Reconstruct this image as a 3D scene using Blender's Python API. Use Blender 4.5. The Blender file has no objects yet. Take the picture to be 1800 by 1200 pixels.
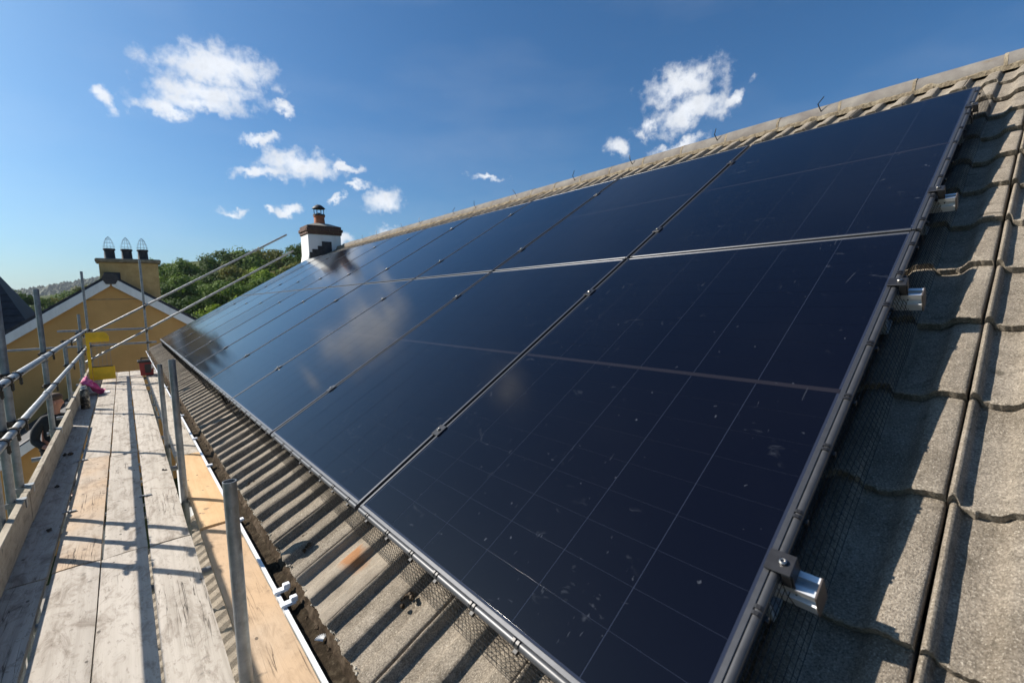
import bpy, bmesh, math, random
from mathutils import Vector, Matrix, noise
random.seed(7)
R = math.radians
S = bpy.context.scene
COL = S.collection

# ------------------------------------------------------------------ camera
cam = bpy.data.cameras.new('camera')
cam.lens = 15.92; cam.sensor_width = 36.0; cam.clip_start = 0.02; cam.clip_end = 20000
CAM = bpy.data.objects.new('camera', cam); COL.objects.link(CAM)
yaw, pit, rol = R(40.52), R(-5.457), R(-1.341)
fwd = Vector((math.sin(yaw) * math.cos(pit), math.cos(yaw) * math.cos(pit), math.sin(pit)))
rgt = Vector((math.cos(yaw), -math.sin(yaw), 0)); upv = rgt.cross(fwd)
r_ = rgt * math.cos(rol) + upv * math.sin(rol); u_ = -rgt * math.sin(rol) + upv * math.cos(rol)
CAM.matrix_world = Matrix(((r_.x, u_.x, -fwd.x, -0.541), (r_.y, u_.y, -fwd.y, -0.290), (r_.z, u_.z, -fwd.z, 0.669), (0, 0, 0, 1)))
cam.dof.use_dof = True; cam.dof.focus_distance = 2.6; cam.dof.aperture_fstop = 5.0
S.camera = CAM

# ------------------------------------------------------------------ light, sky
SUN_EL, SUN_AZ = 36.0, -39.0            # azimuth from +Y, clockwise
sun = bpy.data.lights.new('sun', 'SUN'); sun.energy = 5.0; sun.angle = R(0.53); sun.color = (1.0, 0.92, 0.82)
SUN = bpy.data.objects.new('sun', sun); COL.objects.link(SUN)
sd = Vector((math.sin(R(SUN_AZ)) * math.cos(R(SUN_EL)), math.cos(R(SUN_AZ)) * math.cos(R(SUN_EL)), math.sin(R(SUN_EL))))
SUN.rotation_euler = sd.to_track_quat('Z', 'Y').to_euler()
S.view_settings.view_transform = 'Standard'; S.view_settings.look = 'None'
S.view_settings.exposure = 0.80; S.view_settings.gamma = 1.0; S.view_settings.use_curve_mapping = False

W = bpy.data.worlds.new('World'); S.world = W; W.use_nodes = True
wt = W.node_tree; wn = wt.nodes; wl = wt.links
bg = wn['Background']; bg.inputs[1].default_value = 0.051
sky = wn.new('ShaderNodeTexSky'); sky.sky_type = 'NISHITA'; sky.sun_disc = False
sky.sun_elevation = R(SUN_EL); sky.sun_rotation = R(SUN_AZ); sky.altitude = 100; sky.air_density = 1.0
sky.dust_density = 2.0; sky.ozone_density = 2.2
hsv = wn.new('ShaderNodeHueSaturation'); hsv.inputs['Saturation'].default_value = 1.10; hsv.inputs['Value'].default_value = 1.0
wb = wn.new('ShaderNodeVectorMath'); wb.operation = 'MULTIPLY'; wb.inputs[1].default_value = (.68, 1.02, 1.31)   # daylight white balance
wl.new(sky.outputs[0], wb.inputs[0]); wl.new(wb.outputs[0], hsv.inputs['Color'])
tc = wn.new('ShaderNodeTexCoord')
nd = wn.new('ShaderNodeTexNoise'); nd.inputs['Scale'].default_value = 17; nd.inputs['Detail'].default_value = 6; nd.inputs['Roughness'].default_value = 0.62
wl.new(tc.outputs['Generated'], nd.inputs['Vector'])
sub = wn.new('ShaderNodeVectorMath'); sub.operation = 'SUBTRACT'; sub.inputs[1].default_value = (.5, .5, .5)
wl.new(nd.outputs['Color'], sub.inputs[0])
sca = wn.new('ShaderNodeVectorMath'); sca.operation = 'SCALE'; sca.inputs['Scale'].default_value = 0.085
wl.new(sub.outputs[0], sca.inputs[0])
addv = wn.new('ShaderNodeVectorMath'); addv.operation = 'ADD'
wl.new(tc.outputs['Generated'], addv.inputs[0]); wl.new(sca.outputs[0], addv.inputs[1])
# small fair-weather clouds: azimuth, elevation, half width, half height (degrees), tilt
CLOUDS = [(9.6, 23.0, 5.2, 1.9, 0), (8.2, 20.6, 5.0, 1.6, 3), (7.2, 19.4, 4.2, 1.0, 0), (4.6, 18.4, 2.2, .8, 0), (0.6, 18.2, 0.9, .9, 0),
          (15.2, 20.6, 1.6, .6, -8), (16.8, 15.2, 4.0, 1.5, 0), (12.4, 14.0, 3.0, .7, 0), (21.4, 15.2, 2.2, .5, -4), (12.6, 17.0, 1.9, .6, 0),
          (22.1, 13.3, 1.9, .5, 0), (25.8, 11.9, 2.4, 1.3, 0), (20.2, 12.0, .8, .5, 0), (9.7, 10.0, 1.1, .5, 0), (13.2, 10.2, .9, .4, 0),
          (15.6, 10.2, 1.7, .6, 0), (38.0, 14.8, 2.4, .5, 0), (-9.6, 6.6, 1.5, .4, 0), (-11.8, 7.2, .6, .4, 0), (26.2, 8.2, 1.7, .9, 0), (20.0, 7.2, 2.0, .8, 0),
          (61.0, 22.3, 4.2, 1.7, 6), (61.6, 19.6, 4.4, 1.7, 8), (57.4, 18.6, 1.0, 1.0, 0), (54.0, 16.9, 1.2, 1.2, 0), (60.6, 16.3, 2.8, .7, 8),
          (66.2, 20.6, 1.8, .7, 24), (10.8, 40.0, 2.6, 2.2, 0), (-40, 12, 6, 1.6, 0), (-70, 18, 7, 2.2, 0), (-110, 22, 8, 2.5, 0), (100, 18, 7, 2.2, 0),
          (140, 25, 8, 2.5, 0), (-150, 16, 8, 2, 0), (-62, 30, 4, 1.5, 0), (85, 33, 4, 1.5, 0), (175, 35, 6, 2.2, 0)]
prev = None
for az, el, a, b, tl in CLOUDS:
    m = wn.new('ShaderNodeMapping'); m.vector_type = 'TEXTURE'
    d = Vector((math.sin(R(az)) * math.cos(R(el)), math.cos(R(az)) * math.cos(R(el)), math.sin(R(el))))
    m.inputs['Location'].default_value = d
    # local x = right, y = forward, z = up on the sphere
    rot = Matrix.Rotation(-R(az), 3, 'Z') @ Matrix.Rotation(R(el), 3, 'X') @ Matrix.Rotation(-R(tl), 3, 'Y')
    m.inputs['Rotation'].default_value = rot.to_euler('XYZ')
    m.inputs['Scale'].default_value = (R(a) * 1.06, 0.4, R(b) * 1.06)
    wl.new(addv.outputs[0], m.inputs['Vector'])
    ln = wn.new('ShaderNodeVectorMath'); ln.operation = 'LENGTH'; wl.new(m.outputs[0], ln.inputs[0])
    if prev is None: prev = ln.outputs['Value']
    else:
        mn = wn.new('ShaderNodeMath'); mn.operation = 'SMOOTH_MIN'; mn.inputs[2].default_value = 0.25
        wl.new(prev, mn.inputs[0]); wl.new(ln.outputs['Value'], mn.inputs[1]); prev = mn.outputs[0]
nf = wn.new('ShaderNodeTexNoise'); nf.inputs['Scale'].default_value = 38; nf.inputs['Detail'].default_value = 5; nf.inputs['Roughness'].default_value = .6
wl.new(tc.outputs['Generated'], nf.inputs['Vector'])
ns = wn.new('ShaderNodeMath'); ns.operation = 'MULTIPLY_ADD'; ns.inputs[1].default_value = 1.9; wl.new(nf.outputs['Fac'], ns.inputs[0]); wl.new(prev, ns.inputs[2])
mr = wn.new('ShaderNodeMapRange'); mr.interpolation_type = 'SMOOTHSTEP'
mr.inputs['From Min'].default_value = 2.12; mr.inputs['From Max'].default_value = 1.10; mr.inputs['To Max'].default_value = 0.9
wl.new(ns.outputs[0], mr.inputs['Value'])
# faint veil of thin high cloud
nv = wn.new('ShaderNodeTexNoise'); nv.inputs['Scale'].default_value = 3.2; nv.inputs['Detail'].default_value = 4
mv = wn.new('ShaderNodeMapping'); mv.inputs['Scale'].default_value = (1, 1, 3.5); wl.new(tc.outputs['Generated'], mv.inputs['Vector']); wl.new(mv.outputs[0], nv.inputs['Vector'])
vr = wn.new('ShaderNodeMapRange'); vr.inputs['From Min'].default_value = .46; vr.inputs['From Max'].default_value = .85; vr.inputs['To Max'].default_value = 0.07
wl.new(nv.outputs['Fac'], vr.inputs['Value'])
mxv = wn.new('ShaderNodeMath'); mxv.operation = 'MAXIMUM'; wl.new(mr.outputs[0], mxv.inputs[0]); wl.new(vr.outputs[0], mxv.inputs[1])
cm = wn.new('ShaderNodeMix'); cm.data_type = 'RGBA'
nb = wn.new('ShaderNodeMapRange'); nb.inputs['From Min'].default_value = .35; nb.inputs['From Max'].default_value = .65
nb.inputs['To Min'].default_value = 10.2; nb.inputs['To Max'].default_value = 12.2
wl.new(nf.outputs['Fac'], nb.inputs['Value'])
cmb = wn.new('ShaderNodeVectorMath'); cmb.operation = 'SCALE'; cmb.inputs[0].default_value = (.95, .98, 1.03); wl.new(nb.outputs[0], cmb.inputs['Scale'])
wl.new(mxv.outputs[0], cm.inputs['Factor']); wl.new(hsv.outputs[0], cm.inputs['A']); wl.new(cmb.outputs[0], cm.inputs['B'])
wl.new(cm.outputs['Result'], bg.inputs[0])

# ------------------------------------------------------------------ helpers
TH = R(30.04); CT, ST = math.cos(TH), math.sin(TH)
RM = Matrix(((0, CT, -ST), (-1, 0, 0), (0, ST, CT)))      # roof frame: x = -Y, y = up the slope, z = normal
def rp(Y, v, off=0.0): return Vector((v * CT - off * ST, Y, v * ST + off * CT))
OC = -0.147                                              # crest of the tiles below the panel plane
ZP = -0.86                                               # top of the walkway boards
GZ = -5.6                                                # ground

class MB:
    def __init__(s): s.v = []; s.f = []
    def add(s, vs, fs):
        n = len(s.v); s.v += [tuple(v) for v in vs]; s.f += [tuple(i + n for i in f) for f in fs]; return s
    def box(s, x0, x1, y0, y1, z0, z1, m=None):
        vs = [Vector(p) for p in ((x0, y0, z0), (x1, y0, z0), (x1, y1, z0), (x0, y1, z0), (x0, y0, z1), (x1, y0, z1), (x1, y1, z1), (x0, y1, z1))]
        if m: vs = [m @ v for v in vs]
        return s.add(vs, [(3, 2, 1, 0), (4, 5, 6, 7), (0, 1, 5, 4), (1, 2, 6, 5), (2, 3, 7, 6), (3, 0, 4, 7)])
    def tube(s, a, b, r, n=14, r2=None, hollow=0.0, cap=True):
        a, b = Vector(a), Vector(b); d = (b - a).normalized(); r2 = r if r2 is None else r2
        x = d.orthogonal().normalized(); y = d.cross(x)
        vs = []
        for p, rr in ((a, r), (b, r2)):
            for i in range(n):
                t = 2 * math.pi * i / n; vs.append(p + (x * math.cos(t) + y * math.sin(t)) * rr)
        fs = [(i, (i + 1) % n, n + (i + 1) % n, n + i) for i in range(n)]
        if hollow:
            k = len(vs)
            for p, rr in ((a, r - hollow), (b, r2 - hollow)):
                for i in range(n):
                    t = 2 * math.pi * i / n; vs.append(p + (x * math.cos(t) + y * math.sin(t)) * rr)
            for i in range(n):
                j = (i + 1) % n
                fs += [(k + j, k + i, k + n + i, k + n + j), (n + i, n + j, k + n + j, k + n + i), (j, i, k + i, k + j)]
        elif cap: fs += [tuple(range(n - 1, -1, -1)), tuple(range(n, 2 * n))]
        return s.add(vs, fs)
    def lathe(s, prof, c, n=16):
        c = Vector(c); vs = []
        for r, z in prof:
            for i in range(n):
                t = 2 * math.pi * i / n; vs.append(c + Vector((r * math.cos(t), r * math.sin(t), z)))
        fs = []
        for k in range(len(prof) - 1):
            for i in range(n): j = (i + 1) % n; fs.append((k * n + i, k * n + j, (k + 1) * n + j, (k + 1) * n + i))
        fs += [tuple(range(n - 1, -1, -1)), tuple(range((len(prof) - 1) * n, len(prof) * n))]
        return s.add(vs, fs)
    def extrude(s, poly, a, b, ax):                       # closed polygon [(p, q)], along axis ax from a to b
        mk = {'x': lambda t, p, q: (t, p, q), 'y': lambda t, p, q: (p, t, q), 'z': lambda t, p, q: (p, q, t)}[ax]
        n = len(poly); vs = [mk(a, *p) for p in poly] + [mk(b, *p) for p in poly]
        fs = [(i, (i + 1) % n, n + (i + 1) % n, n + i) for i in range(n)] + [tuple(range(n - 1, -1, -1)), tuple(range(n, 2 * n))]
        return s.add(vs, fs)
    def mesh(s, name, smooth=False, bevel=0, seg=1):
        me = bpy.data.meshes.new(name); me.from_pydata(s.v, [], s.f)
        bm = bmesh.new(); bm.from_mesh(me); bmesh.ops.recalc_face_normals(bm, faces=bm.faces)
        if bevel:
            es = [e for e in bm.edges if len(e.link_faces) == 2 and e.calc_face_angle(0) > 0.6]
            bmesh.ops.bevel(bm, geom=es, offset=bevel, segments=seg, affect='EDGES', clamp_overlap=True)
        bm.to_mesh(me); bm.free()
        if smooth:
            for p in me.polygons: p.use_smooth = True
            me.set_sharp_from_angle(angle=R(40))
        return me

def wmat(o):
    return o.matrix_basis if o.parent is None else wmat(o.parent) @ o.matrix_parent_inverse @ o.matrix_basis
def link(o, parent=None):
    COL.objects.link(o)
    if parent is not None:
        o.parent = parent; o.matrix_parent_inverse = wmat(parent).inverted()
    return o
def obj(name, me, mat, parent=None, loc=(0, 0, 0), rot=None):
    o = bpy.data.objects.new(name, me)
    if mat is not None and len(me.materials) == 0: me.materials.append(M[mat])
    if rot is not None: o.matrix_basis = Matrix.Translation(loc) @ rot.to_4x4()
    else: o.location = loc
    return link(o, parent)
def tag(o, label=None, cat=None, group=None, kind=None):
    if label: o['label'] = label
    if cat: o['category'] = cat
    if group: o['group'] = group
    if kind: o['kind'] = kind
    return o
def empty(name, loc, label, cat, group=None):
    o = bpy.data.objects.new(name, None); o.location = loc; o.empty_display_size = .1
    link(o); return tag(o, label, cat, group)
def struct(name, me, mat, **k): return tag(obj(name, me, mat, **k), kind='structure')
ORD = ['first', 'second', 'third', 'fourth', 'fifth', 'sixth', 'seventh', 'eighth', 'ninth', 'tenth', 'eleventh', 'twelfth']

# ------------------------------------------------------------------ materials
M = {}
class NT:
    def __init__(s, name):
        m = bpy.data.materials.new(name); m.use_nodes = True; M[name] = m; s.m = m; s.t = m.node_tree; s.n = s.t.nodes; s.l = s.t.links; s.b = s.n['Principled BSDF']
        s.co = s.n.new('ShaderNodeTexCoord').outputs['Object']
    def randomize(s):
        oi = s.n.new('ShaderNodeObjectInfo'); s.rnd = oi.outputs['Random']
        v = s.n.new('ShaderNodeVectorMath'); v.operation = 'MULTIPLY_ADD'; v.inputs[1].default_value = (37, 53, 29)
        s.l.new(oi.outputs['Random'], v.inputs[0]); s.l.new(s.co, v.inputs[2]); s.co = v.outputs[0]; return s
    def noise(s, scale, detail=4, rough=.55, stretch=None, dist=0, out='Fac'):
        n = s.n.new('ShaderNodeTexNoise'); n.inputs['Scale'].default_value = scale; n.inputs['Detail'].default_value = detail
        n.inputs['Roughness'].default_value = rough; n.inputs['Distortion'].default_value = dist
        c = s.co
        if stretch:
            mp = s.n.new('ShaderNodeMapping'); mp.inputs['Scale'].default_value = stretch; s.l.new(c, mp.inputs['Vector']); c = mp.outputs[0]
        s.l.new(c, n.inputs['Vector']); return n.outputs[out]
    def voro(s, scale, feature='F1', stretch=None):
        n = s.n.new('ShaderNodeTexVoronoi'); n.feature = feature; n.inputs['Scale'].default_value = scale
        c = s.co
        if stretch:
            mp = s.n.new('ShaderNodeMapping'); mp.inputs['Scale'].default_value = stretch; s.l.new(c, mp.inputs['Vector']); c = mp.outputs[0]
        s.l.new(c, n.inputs['Vector']); return n.outputs['Distance']
    def ramp(s, x, stops):
        r = s.n.new('ShaderNodeValToRGB'); e = r.color_ramp.elements
        while len(e) < len(stops): e.new(0.5)
        for k, (p, c) in enumerate(stops):
            e[k].position = p; e[k].color = tuple(c) + (1,) if len(c) == 3 else c
        s.l.new(x, r.inputs['Fac']); return r.outputs['Color']
    def rng(s, x, a, b, lo=0, hi=1):
        r = s.n.new('ShaderNodeMapRange'); r.inputs['From Min'].default_value = a; r.inputs['From Max'].default_value = b
        r.inputs['To Min'].default_value = lo; r.inputs['To Max'].default_value = hi; s.l.new(x, r.inputs['Value']); return r.outputs[0]
    def mix(s, fac, a, b, mode='MIX'):
        r = s.n.new('ShaderNodeMix'); r.data_type = 'RGBA'; r.blend_type = mode
        for k, v in (('Factor', fac), ('A', a), ('B', b)):
            i = r.inputs[k]
            if isinstance(v, (int, float)): i.default_value = v
            elif isinstance(v, tuple): i.default_value = v + (1,) if len(v) == 3 else v
            else: s.l.new(v, i)
        return r.outputs['Result']
    def math(s, op, a, b=0.0):
        r = s.n.new('ShaderNodeMath'); r.operation = op
        for i, v in enumerate((a, b)):
            if isinstance(v, (int, float)): r.inputs[i].default_value = v
            else: s.l.new(v, r.inputs[i])
        return r.outputs[0]
    def bump(s, h, strength, dist):
        b = s.n.new('ShaderNodeBump'); b.inputs['Strength'].default_value = strength; b.inputs['Distance'].default_value = dist
        s.l.new(h, b.inputs['Height']); s.l.new(b.outputs[0], s.b.inputs['Normal']); return s
    def set(s, **k):
        nm = dict(color='Base Color', rough='Roughness', metal='Metallic', spec='Specular IOR Level', coat='Coat Weight', crough='Coat Roughness', cior='Coat IOR', trans='Transmission Weight', alpha='Alpha', ior='IOR', sheen='Sheen Weight')
        for a, v in k.items():
            i = s.b.inputs[nm[a]]
            if isinstance(v, (int, float)): i.default_value = v
            elif isinstance(v, tuple): i.default_value = v + (1,)
            else: s.l.new(v, i)
        return s
def simple(name, c, rough=.5, metal=0, var=.15, scale=30, **k):
    t = NT(name); n = t.noise(scale); col = t.mix(t.rng(n, .3, .7), tuple(x * (1 - var) for x in c), tuple(min(1, x * (1 + var)) for x in c))
    return t.set(color=col, rough=rough, metal=metal, **k)

# concrete roof tile
t = NT('tile').randomize()
big = t.noise(6, 5, .6); fine = t.noise(230, 4, .75); mid = t.noise(38, 5, .65)
c = t.ramp(big, [(.28, (.22, .185, .142)), (.5, (.365, .315, .25)), (.72, (.48, .42, .34))])
c = t.mix(t.rng(t.rnd, 0, 1, .0, .35), c, (.215, .195, .16))
c = t.mix(t.rng(mid, .50, .72, 0, .6), c, (.12, .105, .082))
c = t.mix(t.rng(fine, .35, .62, .75, 0), c, (.06, .048, .036), 'MIX')
c = t.mix(t.rng(t.noise(260, 3, .7), .57, .68, 0, .75), c, (.62, .56, .46))
c = t.mix(t.rng(t.noise(9, 3, .6, None, .6), .66, .74, 0, .7), c, (.06, .052, .038))
gr = t.noise(420, 3, .8)
t.set(color=c, rough=.95, spec=.12)
h = t.math('ADD', t.math('MULTIPLY', mid, .6), t.math('MULTIPLY', gr, .5)); h = t.math('ADD', h, t.math('MULTIPLY', fine, .7))
t.bump(h, .95, .006)
t = NT('tile_stain').randomize()
big = t.noise(6, 5, .6); fine = t.noise(230, 4, .75)
c = t.ramp(big, [(.28, (.22, .185, .142)), (.5, (.365, .315, .25)), (.72, (.48, .42, .34))]); c = t.mix(t.rng(fine, .35, .7, .45, 0), c, (.06, .052, .042))
t2 = t.n.new('ShaderNodeTexCoord'); mp = t.n.new('ShaderNodeMapping'); mp.inputs['Location'].default_value = (-.13, -.14, 0); mp.inputs['Scale'].default_value = (12, 13, 0)
t.l.new(t2.outputs['Object'], mp.inputs['Vector']); ln = t.n.new('ShaderNodeVectorMath'); ln.operation = 'LENGTH'
t3 = t.n.new('ShaderNodeVectorMath'); t3.operation = 'ADD'; t.l.new(mp.outputs[0], t3.inputs[0]); t.l.new(t.noise(20, 3, out='Color'), t3.inputs[1]); t.l.new(t3.outputs[0], ln.inputs[0])
mp.inputs['Location'].default_value = (-.13 * 12 - .5, -.17 * 13 - .5, -.5)
c = t.mix(t.rng(ln.outputs['Value'], .3, .8, .75, 0), c, (.33, .135, .04)); t.set(color=c, rough=.95, spec=.12); t.bump(t.math('ADD', fine, t.noise(420, 3, .8)), .8, .003)
# ridge tile, mortar
t = NT('ridge').randomize(); c = t.ramp(t.noise(7, 5, .6), [(.3, (.135, .12, .11)), (.6, (.20, .185, .165)), (.8, (.27, .25, .21))])
c = t.mix(t.rng(t.noise(160, 3, .7), .55, .7, 0, .4), c, (.07, .06, .05)); t.set(color=c, rough=.9, spec=.15); t.bump(t.noise(200, 4, .7), .5, .002)
t = NT('mortar'); c = t.ramp(t.noise(12, 5, .65), [(.3, (.13, .10, .07)), (.55, (.26, .215, .15)), (.75, (.44, .39, .30))])
c = t.mix(t.rng(t.noise(70, 3), .58, .7, 0, .7), c, (.05, .042, .03)); t.set(color=c, rough=.95, spec=.1); t.bump(t.noise(60, 5, .7), 1, .012)
# moss and gutter dirt
t = NT('dirt'); c = t.ramp(t.noise(35, 5, .7), [(.3, (.018, .014, .010)), (.55, (.055, .042, .028)), (.75, (.13, .105, .075))]); t.set(color=c, rough=1, spec=.05); t.bump(t.noise(120, 5, .8), 1, .01)
t = NT('moss'); c = t.ramp(t.noise(22, 5, .7), [(.3, (.022, .016, .011)), (.5, (.060, .044, .030)), (.65, (.12, .092, .066)), (.8, (.24, .20, .16))]); t.set(color=c, rough=1, spec=.05); t.bump(t.noise(150, 4, .8), 1, .006)
# solar panels
def glassy(name, col, dust=.0025):
    t = NT(name); g_ = t.n.new('ShaderNodeNewGeometry'); t.co = g_.outputs['Position']
    d = t.rng(t.noise(2.2, 4, .6), .48, .8, 0, dust); sp = t.rng(t.noise(55, 2, .5), .735, .80, 0, .09)
    sm = t.math('MULTIPLY', t.rng(t.noise(24, 3, .6, (1, .5, 1), 1.2), .64, .80, 0, .10), t.rng(t.noise(3.4, 2), .5, .64))
    sc = t.math('MULTIPLY', t.rng(t.noise(14, 3, .5, (.25, 3, 1), 2.5), .695, .72, 0, .06), t.rng(t.noise(2.8, 1), .5, .6))
    f = t.math('ADD', t.math('ADD', d, sp), t.math('ADD', sm, sc))
    t.set(color=t.mix(f, col, (.42, .47, .56)), rough=.45, spec=0.0, coat=1.0, cior=1.35, crough=t.rng(t.noise(1.6, 3), .3, .7, .085, .125))
    return t
glassy('cell', (.0022, .0026, .0062)); glassy('laminate', (.018, .023, .040)); glassy('midstrip', (.013, .012, .016))
t = simple('frame', (.075, .078, .085), .40, .65, .1, 60)
simple('edge_trim', (.055, .057, .062), .40, .2, .15, 50); simple('black_plastic', (.012, .012, .013), .42, 0, .3, 60)
simple('wire', (.028, .028, .030), .45, .6, .3, 60); simple('clamp', (.045, .045, .048), .4, .7, .2, 60)
t = NT('aluminium'); t.set(color=(.78, .80, .82), metal=1, rough=t.rng(t.noise(30, 3, .5, (.1, 1, 1)), .3, .7, .5, .65))
simple('steel_bolt', (.34, .33, .31), .34, 1, .1, 80); simple('end_cap', (.050, .040, .036), .6, 0, .3, 60)
# galvanised tube
t = NT('galv').randomize(); n = t.noise(14, 5, .65, (1, 1, 1)); st = t.noise(60, 4, .7, (1, 1, .15)); v = t.voro(55)
c = t.ramp(n, [(.25, (.14, .15, .155)), (.5, (.25, .265, .272)), (.75, (.38, .39, .39))]); c = t.mix(t.rng(v, .1, .5, .3, 0), c, (.28, .30, .31))
c = t.mix(t.rng(t.noise(9, 5, .7), .6, .72, 0, .5), c, (.20, .16, .125)); c = t.mix(t.rng(st, .6, .75, 0, .4), c, (.62, .62, .60))
t.set(color=c, metal=.62, rough=t.rng(n, .3, .7, .38, .58)); t.bump(st, .15, .001)
t = NT('coupler_steel').randomize(); c = t.ramp(t.noise(40, 4, .7), [(.3, (.035, .03, .026)), (.6, (.10, .085, .07)), (.8, (.20, .19, .17))]); t.set(color=c, metal=.6, rough=.62); t.bump(t.noise(120), .4, .002)
# weathered boards: the grain runs along local y
def wood(name, lo, mi, hi, stain, warm=None, crack=.8, dirt=.6):
    t = NT(name).randomize()
    g = t.noise(34, 6, .62, (1.0, .035, 1.0), .25); g2 = t.noise(150, 4, .7, (1, .02, 1)); b = t.noise(2.6, 5, .6, (1.4, .6, 1))
    c = t.ramp(g, [(.25, lo), (.5, mi), (.78, hi)])
    c = t.mix(t.rng(t.rnd, 0, 1, 0, .32), c, tuple(x * .72 for x in mi)); c = t.mix(t.rng(b, .35, .7, .0, .45), c, hi)
    if warm: c = t.mix(t.math('MULTIPLY', t.rng(t.noise(1.3, 3), .4, .62), .75), c, warm)
    c = t.mix(t.rng(t.noise(9, 6, .72, (1.3, .55, 1), .8), .49, .66, 0, dirt), c, stain)
    c = t.mix(t.rng(t.noise(46, 5, .75, (1, .35, 1), .5), .57, .70, 0, dirt * .8), c, tuple(x * .6 for x in stain))
    c = t.mix(t.rng(g2, .63, .74, 0, .4), c, tuple(x * .45 for x in stain))
    ck = t.rng(t.noise(26, 3, .5, (1, .03, 1), .5), .495, .505); ck2 = t.rng(t.noise(26, 3, .5, (1, .03, 1), .5), .505, .515)
    line = t.math('MULTIPLY', t.math('SUBTRACT', ck, ck2), t.rng(t.noise(2.1, 2, .5, (1, .7, 1)), .5, .58))
    c = t.mix(t.math('MULTIPLY', line, crack), c, (.03, .025, .02))
    c = t.mix(t.rng(t.voro(9, 'F1', (1, .6, 1)), .055, .075, .75, 0), c, (.05, .042, .036))
    c = t.mix(t.rng(t.noise(12, 2, .5), .70, .76, 0, .55), c, (.09, .08, .07))
    t.set(color=c, rough=.86, spec=.18)
    h = t.math('ADD', t.math('ADD', g, t.math('MULTIPLY', g2, .5)), t.math('MULTIPLY', line, -1.5)); t.bump(h, .55, .002)
wood('board', (.29, .26, .22), (.41, .372, .322), (.52, .48, .425), (.18, .148, .118), None, .9, .75)
wood('board_warm', (.30, .25, .20), (.42, .36, .295), (.52, .46, .385), (.20, .15, .11), (.48, .345, .225), .9, .7)
wood('board_tan', (.31, .24, .17), (.44, .34, .245), (.54, .43, .325), (.20, .14, .09), (.50, .35, .22), .9, .35)
wood('board_fresh', (.44, .275, .135), (.56, .375, .205), (.64, .46, .28), (.35, .21, .10), None, .5, .25)
wood('board_toe', (.25, .215, .165), (.36, .315, .245), (.47, .42, .33), (.16, .13, .10))
# buildings
t = NT('ochre'); c = t.ramp(t.noise(1.3, 5, .6), [(.3, (.47, .265, .095)), (.7, (.57, .33, .125))]); c = t.mix(t.rng(t.noise(4, 5, .7, (1, 1, .25)), .55, .78, 0, .28), c, (.34, .215, .095))
t.set(color=c, rough=.95, spec=.1); t.bump(t.noise(55, 4, .7), .9, .012)
t = NT('white_paint'); c = t.mix(t.rng(t.noise(3, 5, .65, (1, 1, .3)), .5, .75, 0, .5), (.70, .70, .68), (.42, .41, .38)); t.set(color=c, rough=.6); t.bump(t.noise(40), .2, .003)
simple('pvc', (.80, .81, .82), .32, 0, .03, 20); simple('chim_dark', (.035, .033, .035), .75, 0, .4, 15); simple('black_pot', (.018, .017, .018), .6, 0, .4, 25)
t = NT('slate').randomize(); c = t.ramp(t.noise(6, 5, .6), [(.3, (.020, .021, .026)), (.7, (.046, .047, .055))]); t.set(color=c, rough=.72, spec=.25); t.bump(t.noise(30, 4), .3, .004)
t = NT('slate_grey').randomize(); c = t.ramp(t.noise(6, 5, .6), [(.3, (.085, .082, .088)), (.7, (.15, .145, .15))]); t.set(color=c, rough=.7, spec=.3); t.bump(t.noise(30, 4), .3, .004)
t = NT('terracotta'); c = t.ramp(t.noise(9, 5, .6, (1, 1, 2)), [(.3, (.24, .075, .035)), (.7, (.40, .15, .07))]); t.set(color=c, rough=.85); t.bump(t.noise(40), .3, .004)
t = NT('brick').randomize(); c = t.ramp(t.noise(14, 5, .65), [(.3, (.06, .036, .028)), (.6, (.115, .062, .045)), (.8, (.18, .12, .095))]); t.set(color=c, rough=.92); t.bump(t.noise(70), .6, .004)
t = NT('cement'); c = t.ramp(t.noise(8, 5, .6), [(.3, (.24, .22, .18)), (.7, (.40, .37, .31))]); t.set(color=c, rough=.95); t.bump(t.noise(50), .5, .005)
t = NT('old_cement'); c = t.ramp(t.noise(8, 5, .6), [(.3, (.12, .095, .06)), (.7, (.27, .22, .15))]); t.set(color=c, rough=.95); t.bump(t.noise(50), .5, .005)
t = NT('ochre_chim'); c = t.ramp(t.noise(3, 6, .7), [(.3, (.38, .245, .10)), (.7, (.54, .37, .165))]); c = t.mix(t.rng(t.noise(9, 5, .7), .55, .75, 0, .5), c, (.17, .115, .06)); t.set(color=c, rough=.95, spec=.1); t.bump(t.noise(55, 4, .7), .9, .012)
simple('yellow', (.85, .50, .006), .42, 0, .12, 8); simple('red_box', (.23, .012, .014), .40, 0, .2, 12); simple('label_white', (.78, .78, .76), .5, 0, .05, 20)
t = NT('pink'); t.set(color=t.mix(t.rng(t.noise(14, 4), .35, .7), (.42, .03, .15), (.66, .10, .28)), rough=.9, sheen=.4); t.bump(t.noise(300), .3, .002)
t = NT('can'); t.set(color=t.ramp(t.noise(16, 4, .6, None, 1), [(.46, (.018, .018, .018)), (.56, (.07, .06, .05)), (.66, (.42, .37, .28))]), rough=.4, metal=.3)
simple('can_cap', (.32, .33, .33), .4, .7, .2, 30); simple('paper', (.75, .75, .74), .8, 0, .05, 20)
simple('debris', (.05, .042, .034), .95, 0, .4, 60); simple('feather', (.72, .72, .70), .9, 0, .1, 60)
simple('skin', (.42, .20, .135), .55, 0, .12, 25); simple('hair', (.085, .052, .032), .8, 0, .3, 80); simple('shirt', (.016, .019, .021), .9, 0, .35, 40); simple('trousers', (.03, .033, .04), .9, 0, .2, 40); simple('boot', (.05, .035, .022), .8)
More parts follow.
